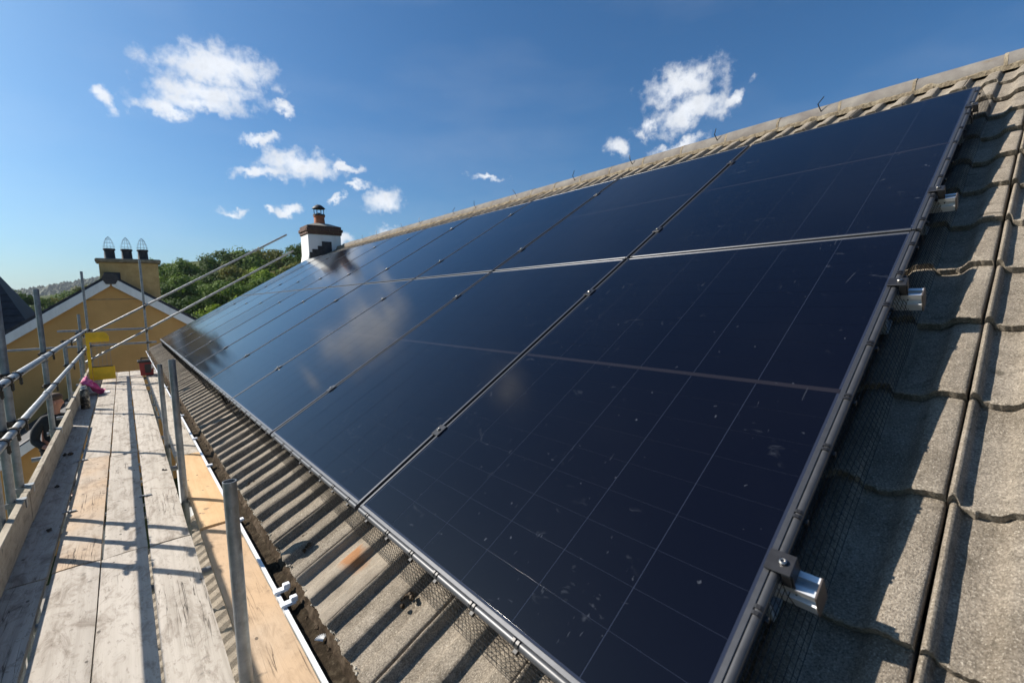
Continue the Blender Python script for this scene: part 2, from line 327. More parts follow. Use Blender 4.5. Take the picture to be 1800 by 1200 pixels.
# ground, leaves
t = NT('ground'); c = t.ramp(t.noise(.06, 6, .6), [(.35, (.035, .055, .018)), (.6, (.07, .085, .03)), (.8, (.12, .11, .06))]); c = t.mix(t.rng(t.noise(2.5, 4), .5, .7, 0, .5), c, (.03, .045, .015)); t.set(color=c, rough=1, spec=.05)
t = NT('paving'); c = t.ramp(t.noise(3, 5, .6), [(.3, (.20, .185, .16)), (.7, (.31, .285, .25))]); t.set(color=c, rough=.95); t.bump(t.noise(40), .5, .006)
t = NT('bark'); c = t.ramp(t.noise(5, 5, .6, (1, 1, .2)), [(.3, (.04, .03, .02)), (.7, (.10, .08, .06))]); t.set(color=c, rough=.95)
def leaf(name, lo, hi, alt=None):
    t = NT(name).randomize(); a = t.noise(.55, 4, .6); b = t.noise(2.6, 3, .6)
    c = t.mix(t.rng(a, .35, .68), lo, hi); c = t.mix(t.rng(b, .5, .75, 0, .5), c, tuple(x * .55 for x in lo))
    c = t.mix(t.rng(t.rnd, 0, 1, 0, .4), c, tuple(x * .7 for x in hi))
    if alt: c = t.mix(t.rng(t.noise(.9, 3), .55, .66, 0, .8), c, alt)
    t.set(color=c, rough=.75, spec=.15)
    tr = t.n.new('ShaderNodeBsdfTranslucent'); t.l.new(t.mix(.5, c, hi), tr.inputs['Color']); mx = t.n.new('ShaderNodeMixShader'); mx.inputs[0].default_value = .22
    t.l.new(t.b.outputs[0], mx.inputs[1]); t.l.new(tr.outputs[0], mx.inputs[2]); t.l.new(mx.outputs[0], t.n['Material Output'].inputs['Surface'])
leaf('leaf_mid', (0.060, 0.117, 0.021), (0.165, 0.246, 0.044)); leaf('leaf_dark', (0.033, 0.068, 0.015), (0.091, 0.151, 0.031)); leaf('leaf_bright', (0.125, 0.217, 0.021), (0.293, 0.388, 0.044))
leaf('leaf_olive', (0.091, 0.113, 0.024), (0.212, 0.217, 0.051), (.20, .115, .018)); leaf('leaf_far', (0.024, 0.045, 0.014), (0.056, 0.081, 0.025))

# ------------------------------------------------------------------ the ground and the hills
def terrain(name, mat, x0, x1, y0, y1, nx, ny, fn):
    vs = []; fs = []
    for j in range(ny + 1):
        for i in range(nx + 1):
            x = x0 + (x1 - x0) * i / nx; y = y0 + (y1 - y0) * j / ny; vs.append((x, y, fn(x, y)))
    for j in range(ny):
        for i in range(nx): a = j * (nx + 1) + i; fs.append((a, a + 1, a + nx + 2, a + nx + 1))
    return struct(name, MB().add(vs, fs).mesh(name, True), mat)
def sstep(a, b, x): t = max(0., min(1., (x - a) / (b - a))); return t * t * (3 - 2 * t)
struct('ground', MB().add([(-4000, -4000, GZ), (4000, -4000, GZ), (4000, 4000, GZ), (-4000, 4000, GZ)], [(0, 1, 2, 3)]).mesh('ground'), 'ground')
struct('patio', MB().box(-4.5, 0.1, -6, 14, GZ - .2, GZ + .05).mesh('patio'), 'paving')
def near_hill(x, y):
    r = sstep(36, 105, y) * sstep(-26, 16, x) * 13.0
    return GZ - .4 + r + sstep(60, 140, y) * 4 + (noise.noise(Vector((x * .05, y * .05, 1))) * 1.2 if r > .1 else 0)
terrain('hillside', 'ground', -120, 160, 30, 190, 56, 32, near_hill)
def mid_hill(x, y): return GZ - 1 + 17 * math.exp(-((x - 10) / 90) ** 2) * sstep(170, 330, y) * (1 - .5 * sstep(330, 460, y))
terrain('wooded_rise', 'ground', -260, 260, 160, 470, 40, 24, mid_hill)
def far_hill(x, y):
    prof = 64 * sstep(-330, 60, x) + 8 * noise.noise(Vector((x * .006, 3, 0)))
    return GZ - 2 + max(0, prof) * sstep(800, 1150, y) * (1 - sstep(1250, 1900, y))
terrain('far_hill', 'leaf_far', -1200, 1400, 780, 1900, 90, 40, far_hill)
# woodland on the far hill: a mass nobody could count
mb = MB()
for k in range(5200):
    x = random.uniform(-520, 420); y = random.uniform(860, 1230); z = far_hill(x, y)
    if z < GZ + 1: continue
    h = random.uniform(7, 13); r = random.uniform(4, 7); a = random.random() * 3
    ring = [(x + r * math.cos(a + q * 1.2566) * random.uniform(.7, 1.2), y + r * math.sin(a + q * 1.2566), z + h * random.uniform(.35, .6)) for q in range(5)]
    mb.add(ring + [(x, y, z + h), (x, y, z - 1)], [(q, (q + 1) % 5, 5) for q in range(5)] + [((q + 1) % 5, q, 6) for q in range(5)])
tag(obj('woodland', mb.mesh('woodland'), 'leaf_far'), 'dark wood covering the far hill on the skyline', 'woodland', kind='stuff')

# ------------------------------------------------------------------ trees
def crown_mesh(seed, n_clump, per, rx, rz, leafsz, flat=.75):
    rr = random.Random(seed); vs = []; fs = []
    lobes = [(Vector((rr.uniform(-.45, .45) * rx, rr.uniform(-.45, .45) * rx, rr.uniform(-.45, .5) * rz)), rr.uniform(.45, .72)) for _ in range(6)]
    for c in range(n_clump):
        lc, ls = lobes[c % 6]
        d = Vector((rr.gauss(0, 1), rr.gauss(0, 1), rr.gauss(.25, 1))).normalized()
        cc = lc + Vector((d.x * rx * ls, d.y * rx * ls, d.z * rz * ls)) * rr.uniform(.72, 1.0)
        cr = rr.uniform(.16, .30) * rx
        for k in range(per):
            e = Vector((rr.gauss(0, 1), rr.gauss(0, 1), rr.gauss(.2, 1))).normalized()
            p = cc + Vector((e.x, e.y, e.z * flat)) * cr * rr.uniform(.55, 1.08)
            nrm = (e + d * .7 + Vector((rr.gauss(0, .45), rr.gauss(0, .45), rr.gauss(0, .45)))).normalized()
            x = nrm.orthogonal().normalized(); y = nrm.cross(x); t = rr.random() * 6.28; x, y = x * math.cos(t) + y * math.sin(t), y * math.cos(t) - x * math.sin(t)
            s = leafsz * rr.uniform(.6, 1.35); b = len(vs)
            vs += [tuple(p - x * s), tuple(p - y * s * .6 + nrm * s * .15), tuple(p + x * s), tuple(p + y * s * .6 + nrm * s * .15)]; fs.append((b, b + 1, b + 2, b + 3))
    me = bpy.data.meshes.new('crown'); me.from_pydata(vs, [], fs); return me
def trunk_mesh(seed, h, rx, rz):
    rr = random.Random(seed); mb = MB(); mb.tube((0, 0, 0), (.1, 0, h * .6), .24, 8, .17); mb.tube((.1, 0, h * .6), (0, .1, h + rz * .4), .17, 7, .05)
    for k in range(7):
        a = rr.random() * 6.28; z = h * rr.uniform(.55, 1.0); mb.tube((.08, 0, z), (math.cos(a) * rx * .6, math.sin(a) * rx * .6, z + rz * rr.uniform(.3, .8)), .09, 6, .02)
    return mb.mesh('trunk', True)
TREES = {}
for q, (kind, (seed, nc, per, rx, rz, ls)) in enumerate({'round': (1, 150, 46, 3.4, 3.2, .17), 'tall': (2, 150, 46, 2.8, 4.2, .17), 'spread': (3, 170, 46, 4.2, 3.0, .18), 'bush': (4, 120, 40, 2.6, 1.9, .15), 'oval': (9, 150, 46, 3.0, 3.6, .16)}.items()):
    TREES[kind] = (crown_mesh(seed, nc, per, rx, rz, ls), trunk_mesh(seed, 4.0 if kind != 'bush' else 1.2, rx, rz), 4.0 + rz * .75 if kind != 'bush' else 1.2 + rz * .7)
CROWNS = {}
def tree(x, y, ztop, kind, mat, sc, label, group, name='tree'):
    cme, tme, hc = TREES[kind]
    key = (kind, mat)
    if key not in CROWNS: me = cme.copy(); me.materials.clear(); me.materials.append(M[mat]); CROWNS[key] = me
    rz = {'round': 3.2, 'tall': 4.2, 'spread': 3.0, 'bush': 1.9, 'oval': 3.6}[kind]
    base = ztop - (hc + rz * 1.05) * sc
    e = empty(name, (x, y, base), label, 'shrub' if name == 'shrub' else 'tree', group); e.rotation_euler = (0, 0, random.random() * 6.28); e.scale = (sc,) * 3
    for nm, me, z in (('trunk', tme, 0), ('crown', CROWNS[key], hc)):
        if nm == 'trunk' and not me.materials: me.materials.append(M['bark'])
        o = bpy.data.objects.new(nm, me); o.location = (0, 0, z); COL.objects.link(o); o.parent = e
# hillside trees behind the gable: azimuth (deg), elevation of the top (deg), distance
HT = [(3.2, 4.6, 70, 'round', 'leaf_mid'), (5.2, 5.2, 64, 'oval', 'leaf_mid'), (7.4, 5.6, 66, 'tall', 'leaf_dark'), (9.6, 5.5, 72, 'spread', 'leaf_dark'),
      (11.6, 6.0, 70, 'round', 'leaf_mid'), (13.6, 5.9, 74, 'spread', 'leaf_olive'), (15.4, 5.7, 74, 'round', 'leaf_mid'), (17.6, 6.7, 66, 'spread', 'leaf_dark'), (19.6, 5.4, 70, 'bush', 'leaf_mid'),
      (21.6, 5.3, 72, 'round', 'leaf_mid'), (23.6, 5.6, 72, 'oval', 'leaf_dark'),
      (3.6, 2.6, 50, 'oval', 'leaf_dark'), (6.2, 3.2, 52, 'round', 'leaf_mid'), (8.4, 3.6, 54, 'spread', 'leaf_dark'), (10.6, 4.2, 54, 'round', 'leaf_olive'), (12.2, 4.4, 52, 'oval', 'leaf_bright'),
      (14.2, 4.6, 54, 'round', 'leaf_olive'), (16.4, 4.2, 54, 'spread', 'leaf_mid'), (18.6, 4.6, 50, 'oval', 'leaf_mid'), (20.8, 4.4, 54, 'round', 'leaf_dark'),
      (4.4, .8, 40, 'spread', 'leaf_dark'), (6.8, 1.4, 42, 'round', 'leaf_dark'), (9.2, 2.4, 42, 'spread', 'leaf_mid'), (11.6, 2.9, 44, 'oval', 'leaf_dark'), (13.4, 3.1, 42, 'round', 'leaf_mid'),
      (16.0, 3.0, 44, 'spread', 'leaf_dark'), (8.0, -.2, 36, 'bush', 'leaf_bright'), (10.4, .9, 36, 'bush', 'leaf_bright'), (5.8, -1.2, 34, 'spread', 'leaf_dark'), (12.6, 1.4, 36, 'bush', 'leaf_mid'),
      (18.4, 3.0, 42, 'round', 'leaf_mid'), (21.5, 3.0, 42, 'spread', 'leaf_dark')]
KL = {'round': 'round', 'oval': 'egg shaped', 'tall': 'tall narrow', 'spread': 'wide spreading', 'bush': 'low bushy'}
ML = {'leaf_mid': 'mid green', 'leaf_dark': 'dark green', 'leaf_bright': 'bright yellow green', 'leaf_olive': 'olive and autumn tinted'}
BAND = {0: 'on the skyline of the wooded hillside', 1: 'halfway down the wooded hillside', 2: 'at the foot of the wooded hillside'}
for az, el, d, kind, mat in HT:
    x = -.54 + d * math.sin(R(az)); y = -.29 + d * math.cos(R(az)); z = .67 + d * math.tan(R(el))
    band = 0 if d >= 62 else 1 if d >= 48 else 2
    lb = '%s %s %s %s' % (KL[kind], ML[mat], 'shrub' if kind == 'bush' else 'tree', BAND[band])
    tree(x, y, z, kind, mat, random.uniform(.92, 1.12) * (.8 if kind == 'bush' else 1) * (.95 if d > 60 else .72 if d > 45 else .6), lb, lb + 's', 'shrub' if kind == 'bush' else 'tree')
# trees of the valley beyond the left verge
LT = [(-10.3, .6, 62, 'round', 'leaf_dark'), (-9.0, .9, 66, 'spread', 'leaf_dark'), (-7.9, .8, 70, 'round', 'leaf_dark'), (-6.6, 1.1, 74, 'oval', 'leaf_mid'), (-5.6, 1.5, 70, 'round', 'leaf_dark'), (-4.6, .9, 80, 'spread', 'leaf_olive'),
      (-4.0, 1.0, 90, 'round', 'leaf_olive'), (-3.0, 1.5, 95, 'spread', 'leaf_mid'), (-2.2, 2.1, 100, 'round', 'leaf_olive'), (-1.2, 2.7, 95, 'oval', 'leaf_mid'), (.0, 3.3, 90, 'round', 'leaf_mid'), (1.5, 3.8, 84, 'spread', 'leaf_dark'),
      (-9.4, -.4, 52, 'oval', 'leaf_mid'), (-8.1, -.1, 56, 'spread', 'leaf_mid'), (-6.8, .2, 60, 'round', 'leaf_dark'), (-5.2, .2, 64, 'spread', 'leaf_dark'), (-3.6, .6, 78, 'round', 'leaf_mid'), (-8.8, -1.6, 46, 'bush', 'leaf_olive'), (-7.4, -1.0, 48, 'spread', 'leaf_dark'), (-10.6, -1.0, 44, 'round', 'leaf_dark')]
for az, el, d, kind, mat in LT:
    x = -.54 + d * math.sin(R(az)); y = -.29 + d * math.cos(R(az)); z = .67 + d * math.tan(R(el))
    lb = '%s %s %s in the valley below the far hill' % (KL[kind], ML[mat], 'shrub' if kind == 'bush' else 'tree')
    tree(x, y, z, kind, mat, random.uniform(.85, 1.1) * (.8 if d > 60 else .62), lb, lb + ' group', 'shrub' if kind == 'bush' else 'tree')
# two tiny white houses in the valley
for k, (az, el, d) in enumerate(((-4.6, .55, 88), (-8.9, -.9, 62))):
    x = -.54 + d * math.sin(R(az)); y = d * math.cos(R(az)); z = .67 + d * math.tan(R(el))
    h = empty('cottage', (x, y, z - 4), ['small pale cottage with grey roof among valley trees below the far hill', 'pale cottage half hidden by trees beside the dark slate hip'][k], 'house')
    obj('wall', MB().box(x - 1.6, x + 1.6, y - 1.3, y + 1.3, z - 8, z - .7).mesh('wall'), 'white_paint', h)
    rf = obj('roof', MB().extrude([(y - 1.6, z - .8), (y + 1.6, z - .8), (y, z + .3)], x - 1.8, x + 1.8, 'x').mesh('roof'), 'slate_grey', h)
    for q in (-1, 1): obj('window', MB().box(x + q * .8 - .3, x + q * .8 + .3, y - 1.36, y - 1.28, z - 1.9, z - 1.1).mesh('window'), 'chim_dark', h)

# ------------------------------------------------------------------ neighbours' houses
GY = 20.0; AX, AZ = -.77, 1.66; SL = .70; HW = 4.6
gh = empty('gable_house', (AX, GY + 4, GZ), 'ochre rendered house with white bargeboards and a chimney of three black pots', 'house')
ez = AZ - SL * HW
wall = obj('wall', MB().extrude([(AX - HW + .25, GZ), (AX + HW - .25, GZ), (AX + HW - .25, ez + .05), (AX, AZ - .12), (AX - HW + .25, ez + .05)], GY, GY + 8, 'y').mesh('wall'), 'ochre', gh)
obj('render_bead', MB().box(AX - .75, AX + .75, GY - .012, GY + .01, .93, .955).mesh('render_bead'), 'old_cement', wall)
roof = obj('roof', MB().extrude([(AX, AZ + .13), (AX + HW + .2, ez - .01), (AX + HW + .2, ez - .13), (AX, AZ + .01), (AX - HW - .2, ez - .13), (AX - HW - .2, ez - .01)], GY - .10, GY + 8.2, 'y').mesh('roof'), 'slate', gh)
for s in (-1, 1):
    q = [(AX + s * .02, AZ + .02), (AX + s * (HW + .18), ez - .13), (AX + s * (HW + .18), ez - .43), (AX + s * .02, AZ - .28)]
    obj('bargeboard', MB().extrude(q, GY - .16, GY - .105, 'y').mesh('bargeboard', bevel=.006), 'white_paint', roof)
obj('ridge_end', MB().extrude([(AX - .22, AZ - .03), (AX - .14, AZ + .14), (AX + .14, AZ + .14), (AX + .22, AZ - .03), (AX + .12, AZ - .22), (AX - .12, AZ - .22)], GY - .20, GY + .1, 'y').mesh('ridge_end', bevel=.01), 'chim_dark', roof)
ch = obj('chimney', MB().box(-1.03, .55, GY + .45, GY + 1.25, .7, 2.20).mesh('chimney', bevel=.02), 'ochre_chim', gh)
obj('flashing', MB().box(-.93, -.50, GY + .40, GY + .46, 1.2, 1.86).mesh('flashing'), 'slate', ch)
obj('cap_slab', MB().box(-1.12, .64, GY + .36, GY + 1.34, 2.20, 2.33).mesh('cap_slab', bevel=.03), 'old_cement', ch)
for k, px in enumerate((-.73, -.27, .17)):
    pot = obj('chimney_pot', MB().lathe([(.15, 0), (.165, .02), (.15, .05), (.14, .30), (.165, .31), (.165, .36), (.15, .37)], (px, GY + .85, 2.33), 18).mesh('chimney_pot', True), 'black_pot', ch)
    g = MB()
    for q in range(10):
        a = q * .6283; prevp = None
        for rr, zz in ((.155, .36), (.15, .44), (.12, .57), (.07, .70), (.0, .78)):
            p = (px + rr * math.cos(a), GY + .85 + rr * math.sin(a), 2.33 + zz)
            if prevp: g.tube(prevp, p, .004, 4)
            prevp = p
    for rr, zz in ((.15, .44), (.12, .57), (.08, .68)):
        for q in range(10): g.tube((px + rr * math.cos(q * .6283), GY + .85 + rr * math.sin(q * .6283), 2.33 + zz), (px + rr * math.cos((q + 1) * .6283), GY + .85 + rr * math.sin((q + 1) * .6283), 2.33 + zz), .004, 4)
    tag(obj('bird_cage', g.mesh('bird_cage'), 'galv', ch), 'conical wire bird cage')
# low extension in front of the gable
EXY = 15.6
def exl(x): return -2.40 + .72 * (x + 2.35)
ext = empty('extension', (-2.4, 17.5, GZ), 'low ochre lean-to with white fascia and slate roof below the gable wall', 'extension')
obj('wall', MB().extrude([(-7, GZ), (-1.5, GZ), (-1.5, exl(-1.5) - .2), (-7, exl(-7) - .2)], EXY + .15, GY - .01, 'y').mesh('wall'), 'ochre', ext)
ro = obj('roof', MB().extrude([(-7, exl(-7)), (-1.5, exl(-1.5)), (-1.5, exl(-1.5) - .1), (-7, exl(-7) - .1)], EXY - .02, GY - .005, 'y').mesh('roof'), 'slate', ext)
for k in range(9):                                       # courses step up the slope
    x0 = -4.2 + k * .28; mb = MB().extrude([(x0, exl(x0) + .004), (x0 + .32, exl(x0 + .32) + .004), (x0 + .32, exl(x0 + .32) + .010), (x0, exl(x0) + .028)], EXY + .02, GY - .02, 'y')
    obj('slate_course', mb.mesh('slate_course'), 'slate' if k % 2 else 'slate', ro)
obj('verge_cap', MB().extrude([(-7, exl(-7) + .03), (-1.5, exl(-1.5) + .03), (-1.5, exl(-1.5) + .06), (-7, exl(-7) + .06)], EXY - .08, EXY + .18, 'y').mesh('verge_cap'), 'slate_grey', ro)
obj('fascia', MB().extrude([(-7, exl(-7) + .02), (-1.5, exl(-1.5) + .02), (-1.5, exl(-1.5) - .22), (-7, exl(-7) - .22)], EXY - .09, EXY - .03, 'y').mesh('fascia', bevel=.005), 'white_paint', ext)
# dark slate hip at the left edge
sh = empty('slate_house', (-8, 29, GZ), 'house with dark slate hipped roof beyond the left verge of the ochre gable', 'house')
obj('wall', MB().box(-12.5, -3.2, 26.4, 33, GZ, -1.3).mesh('wall'), 'white_paint', sh)
hv = [(-12.8, 26, -1.3), (-2.9, 26, -1.3), (-2.9, 33.3, -1.3), (-12.8, 33.3, -1.3), (-10.4, 29.6, 3.0), (-5.0, 29.6, 3.0)]
rf = obj('roof', MB().add(hv, [(0, 1, 5, 4), (1, 2, 5), (2, 3, 4, 5), (3, 0, 4), (3, 2, 1, 0)]).mesh('roof'), 'slate', sh)
for k in range(15):
    a, b = k / 15., (k + 1.12) / 15.; P = lambda i, j, u: Vector(hv[i]).lerp(Vector(hv[j]), min(u, 1))
    n = Vector((0, -.76, .64)); p = [P(0, 4, a), P(1, 5, a), P(1, 5, b), P(0, 4, b)]
    vs = [p[0] + n * .045, p[1] + n * .045, p[2] + n * .012, p[3] + n * .012, p[0] + n * .004, p[1] + n * .004]
    obj('slate_course', MB().add(vs, [(0, 1, 2, 3), (4, 5, 1, 0)]).mesh('slate_course'), 'slate', rf)

# ------------------------------------------------------------------ the house we stand beside
YE = 12.78; Y0 = -1.4; VR = 4.56; GA = .34; TP = .3015; VE = -.277
XR = rp(0, VR, OC).x; ZR = rp(0, VR, OC).z
house = empty('tiled_house', (2, 5, GZ), 'house with grey concrete tile roof carrying the solar array and white gutter', 'house')
wall = obj('wall', MB().box(.12, 2 * XR - .12, Y0 + .3, YE - .12, GZ, -.42).mesh('wall'), 'white_paint', house)
gz = ZR - .2
obj('gable', MB().extrude([(.13, -.43), (2 * XR - .13, -.43), (XR, ZR - .35)], YE - .5, YE - .121, 'y').mesh('gable'), 'white_paint', wall)
obj('fascia', MB().box(-.085, -.06, Y0, YE - .02, -.52, -.335).mesh('fascia'), 'pvc', house)
obj('soffit', MB().box(-.06, .121, Y0 + .01, YE - .03, -.515, -.50).mesh('soffit'), 'pvc', house)
def dk(v, o): p = rp(0, v, o); return (p.x, p.z)
def mir(p): return (2 * XR - p[0], p[1])
top = [dk(-.20, OC - .09), dk(VR + .02, OC - .09)]; bot = [dk(-.20, OC - .14), dk(VR + .02, OC - .14)]
apt = (XR, ZR - .1); apb = (XR, ZR - .17)
roof = obj('roof', MB().extrude([top[0], apt, mir(top[0]), mir(bot[0]), apb, bot[0]], Y0, YE - .01, 'y').mesh('roof'), 'dirt', house)
PROF = [(.002, -.014), (.0035, -.003), (.006, .002), (.010, .004), (.014, .002), (.018, -.005), (.022, -.018), (.026, -.020), (.055, -.021), (.074, -.020), (.084, -.016), (.097, -.005), (.108, -.001), (.130, .001), (.146, 0), (.153, -.004),
        (.158, -.017), (.163, -.020), (.190, -.021), (.213, -.020), (.226, -.015), (.240, -.004), (.250, 0), (.272, .001), (.292, 0), (.2965, -.003), (.2990, -.014)]
PROF = [(t_, h_ * 1.28 if h_ < -.01 else h_) for t_, h_ in PROF]
def tile_mesh(seed, fine, L=.41, drop=.026):
    rr = random.Random(seed); P = PROF
    if fine:
        P = []
        for a, b in zip(PROF[:-1], PROF[1:]):
            n = max(1, round((b[0] - a[0]) / .006))
            for i in range(n): P.append((a[0] + (b[0] - a[0]) * i / n, a[1] + (b[1] - a[1]) * i / n))
        P.append(PROF[-1])
    ys = [0, .003, .012] + [L * i / 14 for i in range(1, 15)] if fine else [0, .005, .14, .28, L]
    vs = []; fs = []; n = len(P); off = seed * 3.7
    lipj = [(noise.noise(Vector((t * 38, off, 0))) * .006 + noise.noise(Vector((t * 130, off, 4))) * .004) if fine else noise.noise(Vector((t * 30, off, 0))) * .004 for t, h in P]
    for q, y in enumerate(ys):
        for i, (t, h) in enumerate(P):
            z = h - drop * y / GA - (.003 if q == 0 else 0)
            if fine: z += noise.noise(Vector((t * 40, y * 40, off))) * .0011 + noise.noise(Vector((t * 9, y * 9, off))) * .0022
            vs.append((t, y + lipj[i] * max(0, 1 - y / .05), z))
    for q in range(len(ys) - 1):
        for i in range(n - 1): a = q * n + i; fs.append((a, a + 1, a + n + 1, a + n))
    b = len(vs)                                          # lip face, with a ragged lower edge
    for i, (t, h) in enumerate(P): vs.append((t, lipj[i] + .004, h - .026 + (noise.noise(Vector((t * 60, off, 9))) * .005 if fine else 0)))
    for i in range(n - 1): fs.append((b + i, b + i + 1, i + 1, i))
    for s in (0, n - 1):                                 # side skirts
        c = len(vs)
        for q, y in enumerate(ys): vs.append((vs[q * n + s][0], vs[q * n + s][1], vs[q * n + s][2] - .016))
        for q in range(len(ys) - 1):
            f = (q * n + s, (q + 1) * n + s, c + q + 1, c + q); fs.append(f if s else f[::-1])
    me = bpy.data.meshes.new('roof_tile'); me.from_pydata(vs, [], fs)
    for p in me.polygons: p.use_smooth = True
    me.set_sharp_from_angle(angle=R(48)); return me
FINE = [tile_mesh(k, True) for k in range(4)]; FTOP = [tile_mesh(10 + k, True, .40) for k in range(2)]
PLAIN = [tile_mesh(20 + k, False) for k in range(3)]; PTOP = [tile_mesh(30, False, .40)]
for me in FINE + FTOP + PLAIN + PTOP: me.materials.append(M['tile'])
STAIN = FINE[1].copy(); STAIN.materials.clear(); STAIN.materials.append(M['tile_stain'])
hid = MB(); rr = random.Random(5)
for j in range(-3, 44):
    yj = -.185 + TP * j
    if yj > YE: continue
    for k in range(14):
        v = VE + GA * k
        if k == 13 and yj > 12.3: continue
        loc = rp(yj, v, OC) + Vector((0, rr.uniform(-.003, .003), rr.uniform(-.002, .002))); near = j <= 1 or (k == 0 and j <= 14)
        lst = (FTOP if k == 13 else FINE) if near else (PTOP if k == 13 else PLAIN)
        me = rr.choice(lst)
        if j == 5 and k == 0: me = STAIN
        if j <= 1 or k == 0 or k >= 11:
            obj('roof_tile', me, None, roof, loc, RM @ Matrix.Rotation(rr.uniform(-.008, .008), 3, 'Z') @ Matrix.Rotation(rr.uniform(-.006, .006), 3, 'X'))
        else:
            mt = Matrix.Translation(loc) @ RM.to_4x4(); hid.add([mt @ x.co for x in me.vertices], [tuple(p.vertices) for p in me.polygons])
tag(obj('covered_tiles', hid.mesh('covered_tiles', True), 'tile', roof), kind='stuff')
# back slope as plain courses out of sight behind the ridge
bk = MB()
for k in range(13):
    a, b = VE + GA * k, VE + GA * (k + 1.1); p = [mir(dk(a, OC)), mir(dk(b, OC - .026)), mir(dk(b, OC - .05)), mir(dk(a, OC - .026))]; bk.extrude(p, Y0, YE, 'y')
obj('back_slope', bk.mesh('back_slope'), 'tile', roof)
# ridge tiles and their mortar
CX, CZ = XR, ZR - .070
pr = [(CX + .110 * math.cos(R(a)), CZ + .110 * math.sin(R(a))) for a in range(-8, 189, 14)] + [(CX + .096 * math.cos(R(a)), CZ + .096 * math.sin(R(a))) for a in range(188, -9, -14)]
rme = MB().extrude(pr, 0, .447, 'y').mesh('ridge_tile', True); rme.materials.append(M['ridge'])
for k in range(30):
    y = Y0 + k * .45
    if y + .45 > 12.06: break
    obj('ridge_tile', rme, None, roof, (0, y, rr.uniform(-.004, .004)), Matrix.Rotation(rr.uniform(-.006, .006), 3, 'X') if False else None)
def lumpy(name, pts, seg, amp, freq, mat, parent, ylo, yhi, kind='stuff'):      # a ragged strip along Y with section pts (x, z)
    n = len(pts); m = int((yhi - ylo) / seg); vs = []; fs = []
    for q in range(m + 1):
        y = ylo + (yhi - ylo) * q / m
        for i, (x, z) in enumerate(pts):
            a = amp if 0 < i < n - 1 else amp * .4
            vs.append((x + noise.noise(Vector((i * 3.1, y * freq, 2))) * a, y + noise.noise(Vector((i * 2.1, y * freq, 7))) * seg * .4, z + (noise.noise(Vector((i * 1.7, y * freq, 5))) + .5 * noise.noise(Vector((i * 4.7, y * freq * 2.7, 5)))) * a))
    for q in range(m):
        for i in range(n - 1): a = q * n + i; fs.append((a, a + 1, a + n + 1, a + n))
    o = obj(name, MB().add(vs, fs).mesh(name, True), mat, parent)
    if kind: o['kind'] = kind
    return o
pm = [dk(VR - .145, OC - .030), dk(VR - .135, OC - .004), dk(VR - .115, OC + .006), dk(VR - .10, OC + .018), dk(VR - .07, OC + .040)]
lumpy('ridge_mortar', pm, .015, .011, 14, 'mortar', roof, Y0, 12.05)
for k in range(1, 30):                                    # mortar squeezed out at the ridge joints
    y = Y0 + k * .45 - .002
    if y > 12: break
    mj = MB().extrude([(CX + .113 * math.cos(R(a)), CZ + .113 * math.sin(R(a))) for a in range(0, 181, 20)], y - .008, y + .010, 'y'); obj('joint_mortar', mj.mesh('joint_mortar'), 'mortar', roof)

for k in range(11):                                       # bent wires left along the ridge
    y = 1.0 + k * .92 + rr.uniform(-.2, .2); a = Vector((CX - .10, y, CZ + .04)); b = a + Vector((-.02, .02, .06)); c = b + Vector((rr.uniform(.0, .05), rr.uniform(-.05, .1), .06))
    obj('ridge_wire', MB().tube(a, b, .004, 6).tube(b, c, .004, 6).mesh('ridge_wire'), 'black_plastic', roof)
# chimney at the far gable
CY = 12.06; X0, X1 = 3.22, 4.06
ch = obj('chimney', MB().box(X0, X1, CY, CY + .64, 1.0, 2.44).mesh('chimney', bevel=.015), 'white_paint', house)
obj('foot_flare', MB().extrude([(X0 - .09, 1.50), (X0 + .02, 2.02), (X0 + .02, 1.4)], CY + .02, CY + .62, 'y').mesh('foot_flare'), 'white_paint', ch)
bw = .105; bme = {}
for k, (ex, z0) in enumerate(((.025, 2.44), (.05, 2.515), (.02, 2.59))):
    xa, xb, ya, yb = X0 - ex, X1 + ex, CY - ex, CY + .64 + ex
    obj('band_core', MB().box(xa + .012, xb - .012, ya + .012, yb - .012, z0 - .004, z0 + .074).mesh('band_core'), 'old_cement', ch)
    for side in range(2):
        L = xb - xa if side == 0 else yb - ya; n = 4 if side == 0 else 3; w = L / n
        for q in range(-(k % 2), n):
            a = max(0, (q + .5 * (k % 2)) * w) + .005; b = min(L, (q + 1 + .5 * (k % 2)) * w) - .005
            if b - a < .03: continue
            if side == 0: me = MB().box(xa + a, xa + b, ya, ya + .06, z0 + .004, z0 + .068).mesh('brick', bevel=.004)
            else: me = MB().box(xa - .001, xa + .06, ya + .062 + a * .85, ya + .062 + b * .85, z0 + .004, z0 + .068).mesh('brick', bevel=.004)
            obj('brick', me, 'brick', ch)
obj('flaunching', MB().add([(X0, CY, 2.664), (X1, CY, 2.664), (X1, CY + .64, 2.664), (X0, CY + .64, 2.664), (3.46, CY + .17, 2.75), (3.80, CY + .17, 2.75), (3.80, CY + .47, 2.75), (3.46, CY + .47, 2.75)],
    [(0, 1, 5, 4), (1, 2, 6, 5), (2, 3, 7, 6), (3, 0, 4, 7), (4, 5, 6, 7), (3, 2, 1, 0)]).mesh('flaunching'), 'cement', ch)
px, py = 3.63, CY + .32
obj('chimney_pot', MB().lathe([(.145, 0), (.14, .03), (.128, .20), (.145, .215), (.145, .25), (.13, .26)], (px, py, 2.72), 20).mesh('chimney_pot', True), 'terracotta', ch)
cw = MB().lathe([(.15, .20), (.152, .225), (.15, .24)], (px, py, 2.76), 20)
for q in range(8): a = q * .785; cw.tube((px + .125 * math.cos(a), py + .125 * math.sin(a), 2.97), (px + .13 * math.cos(a), py + .13 * math.sin(a), 3.16), .006, 5)
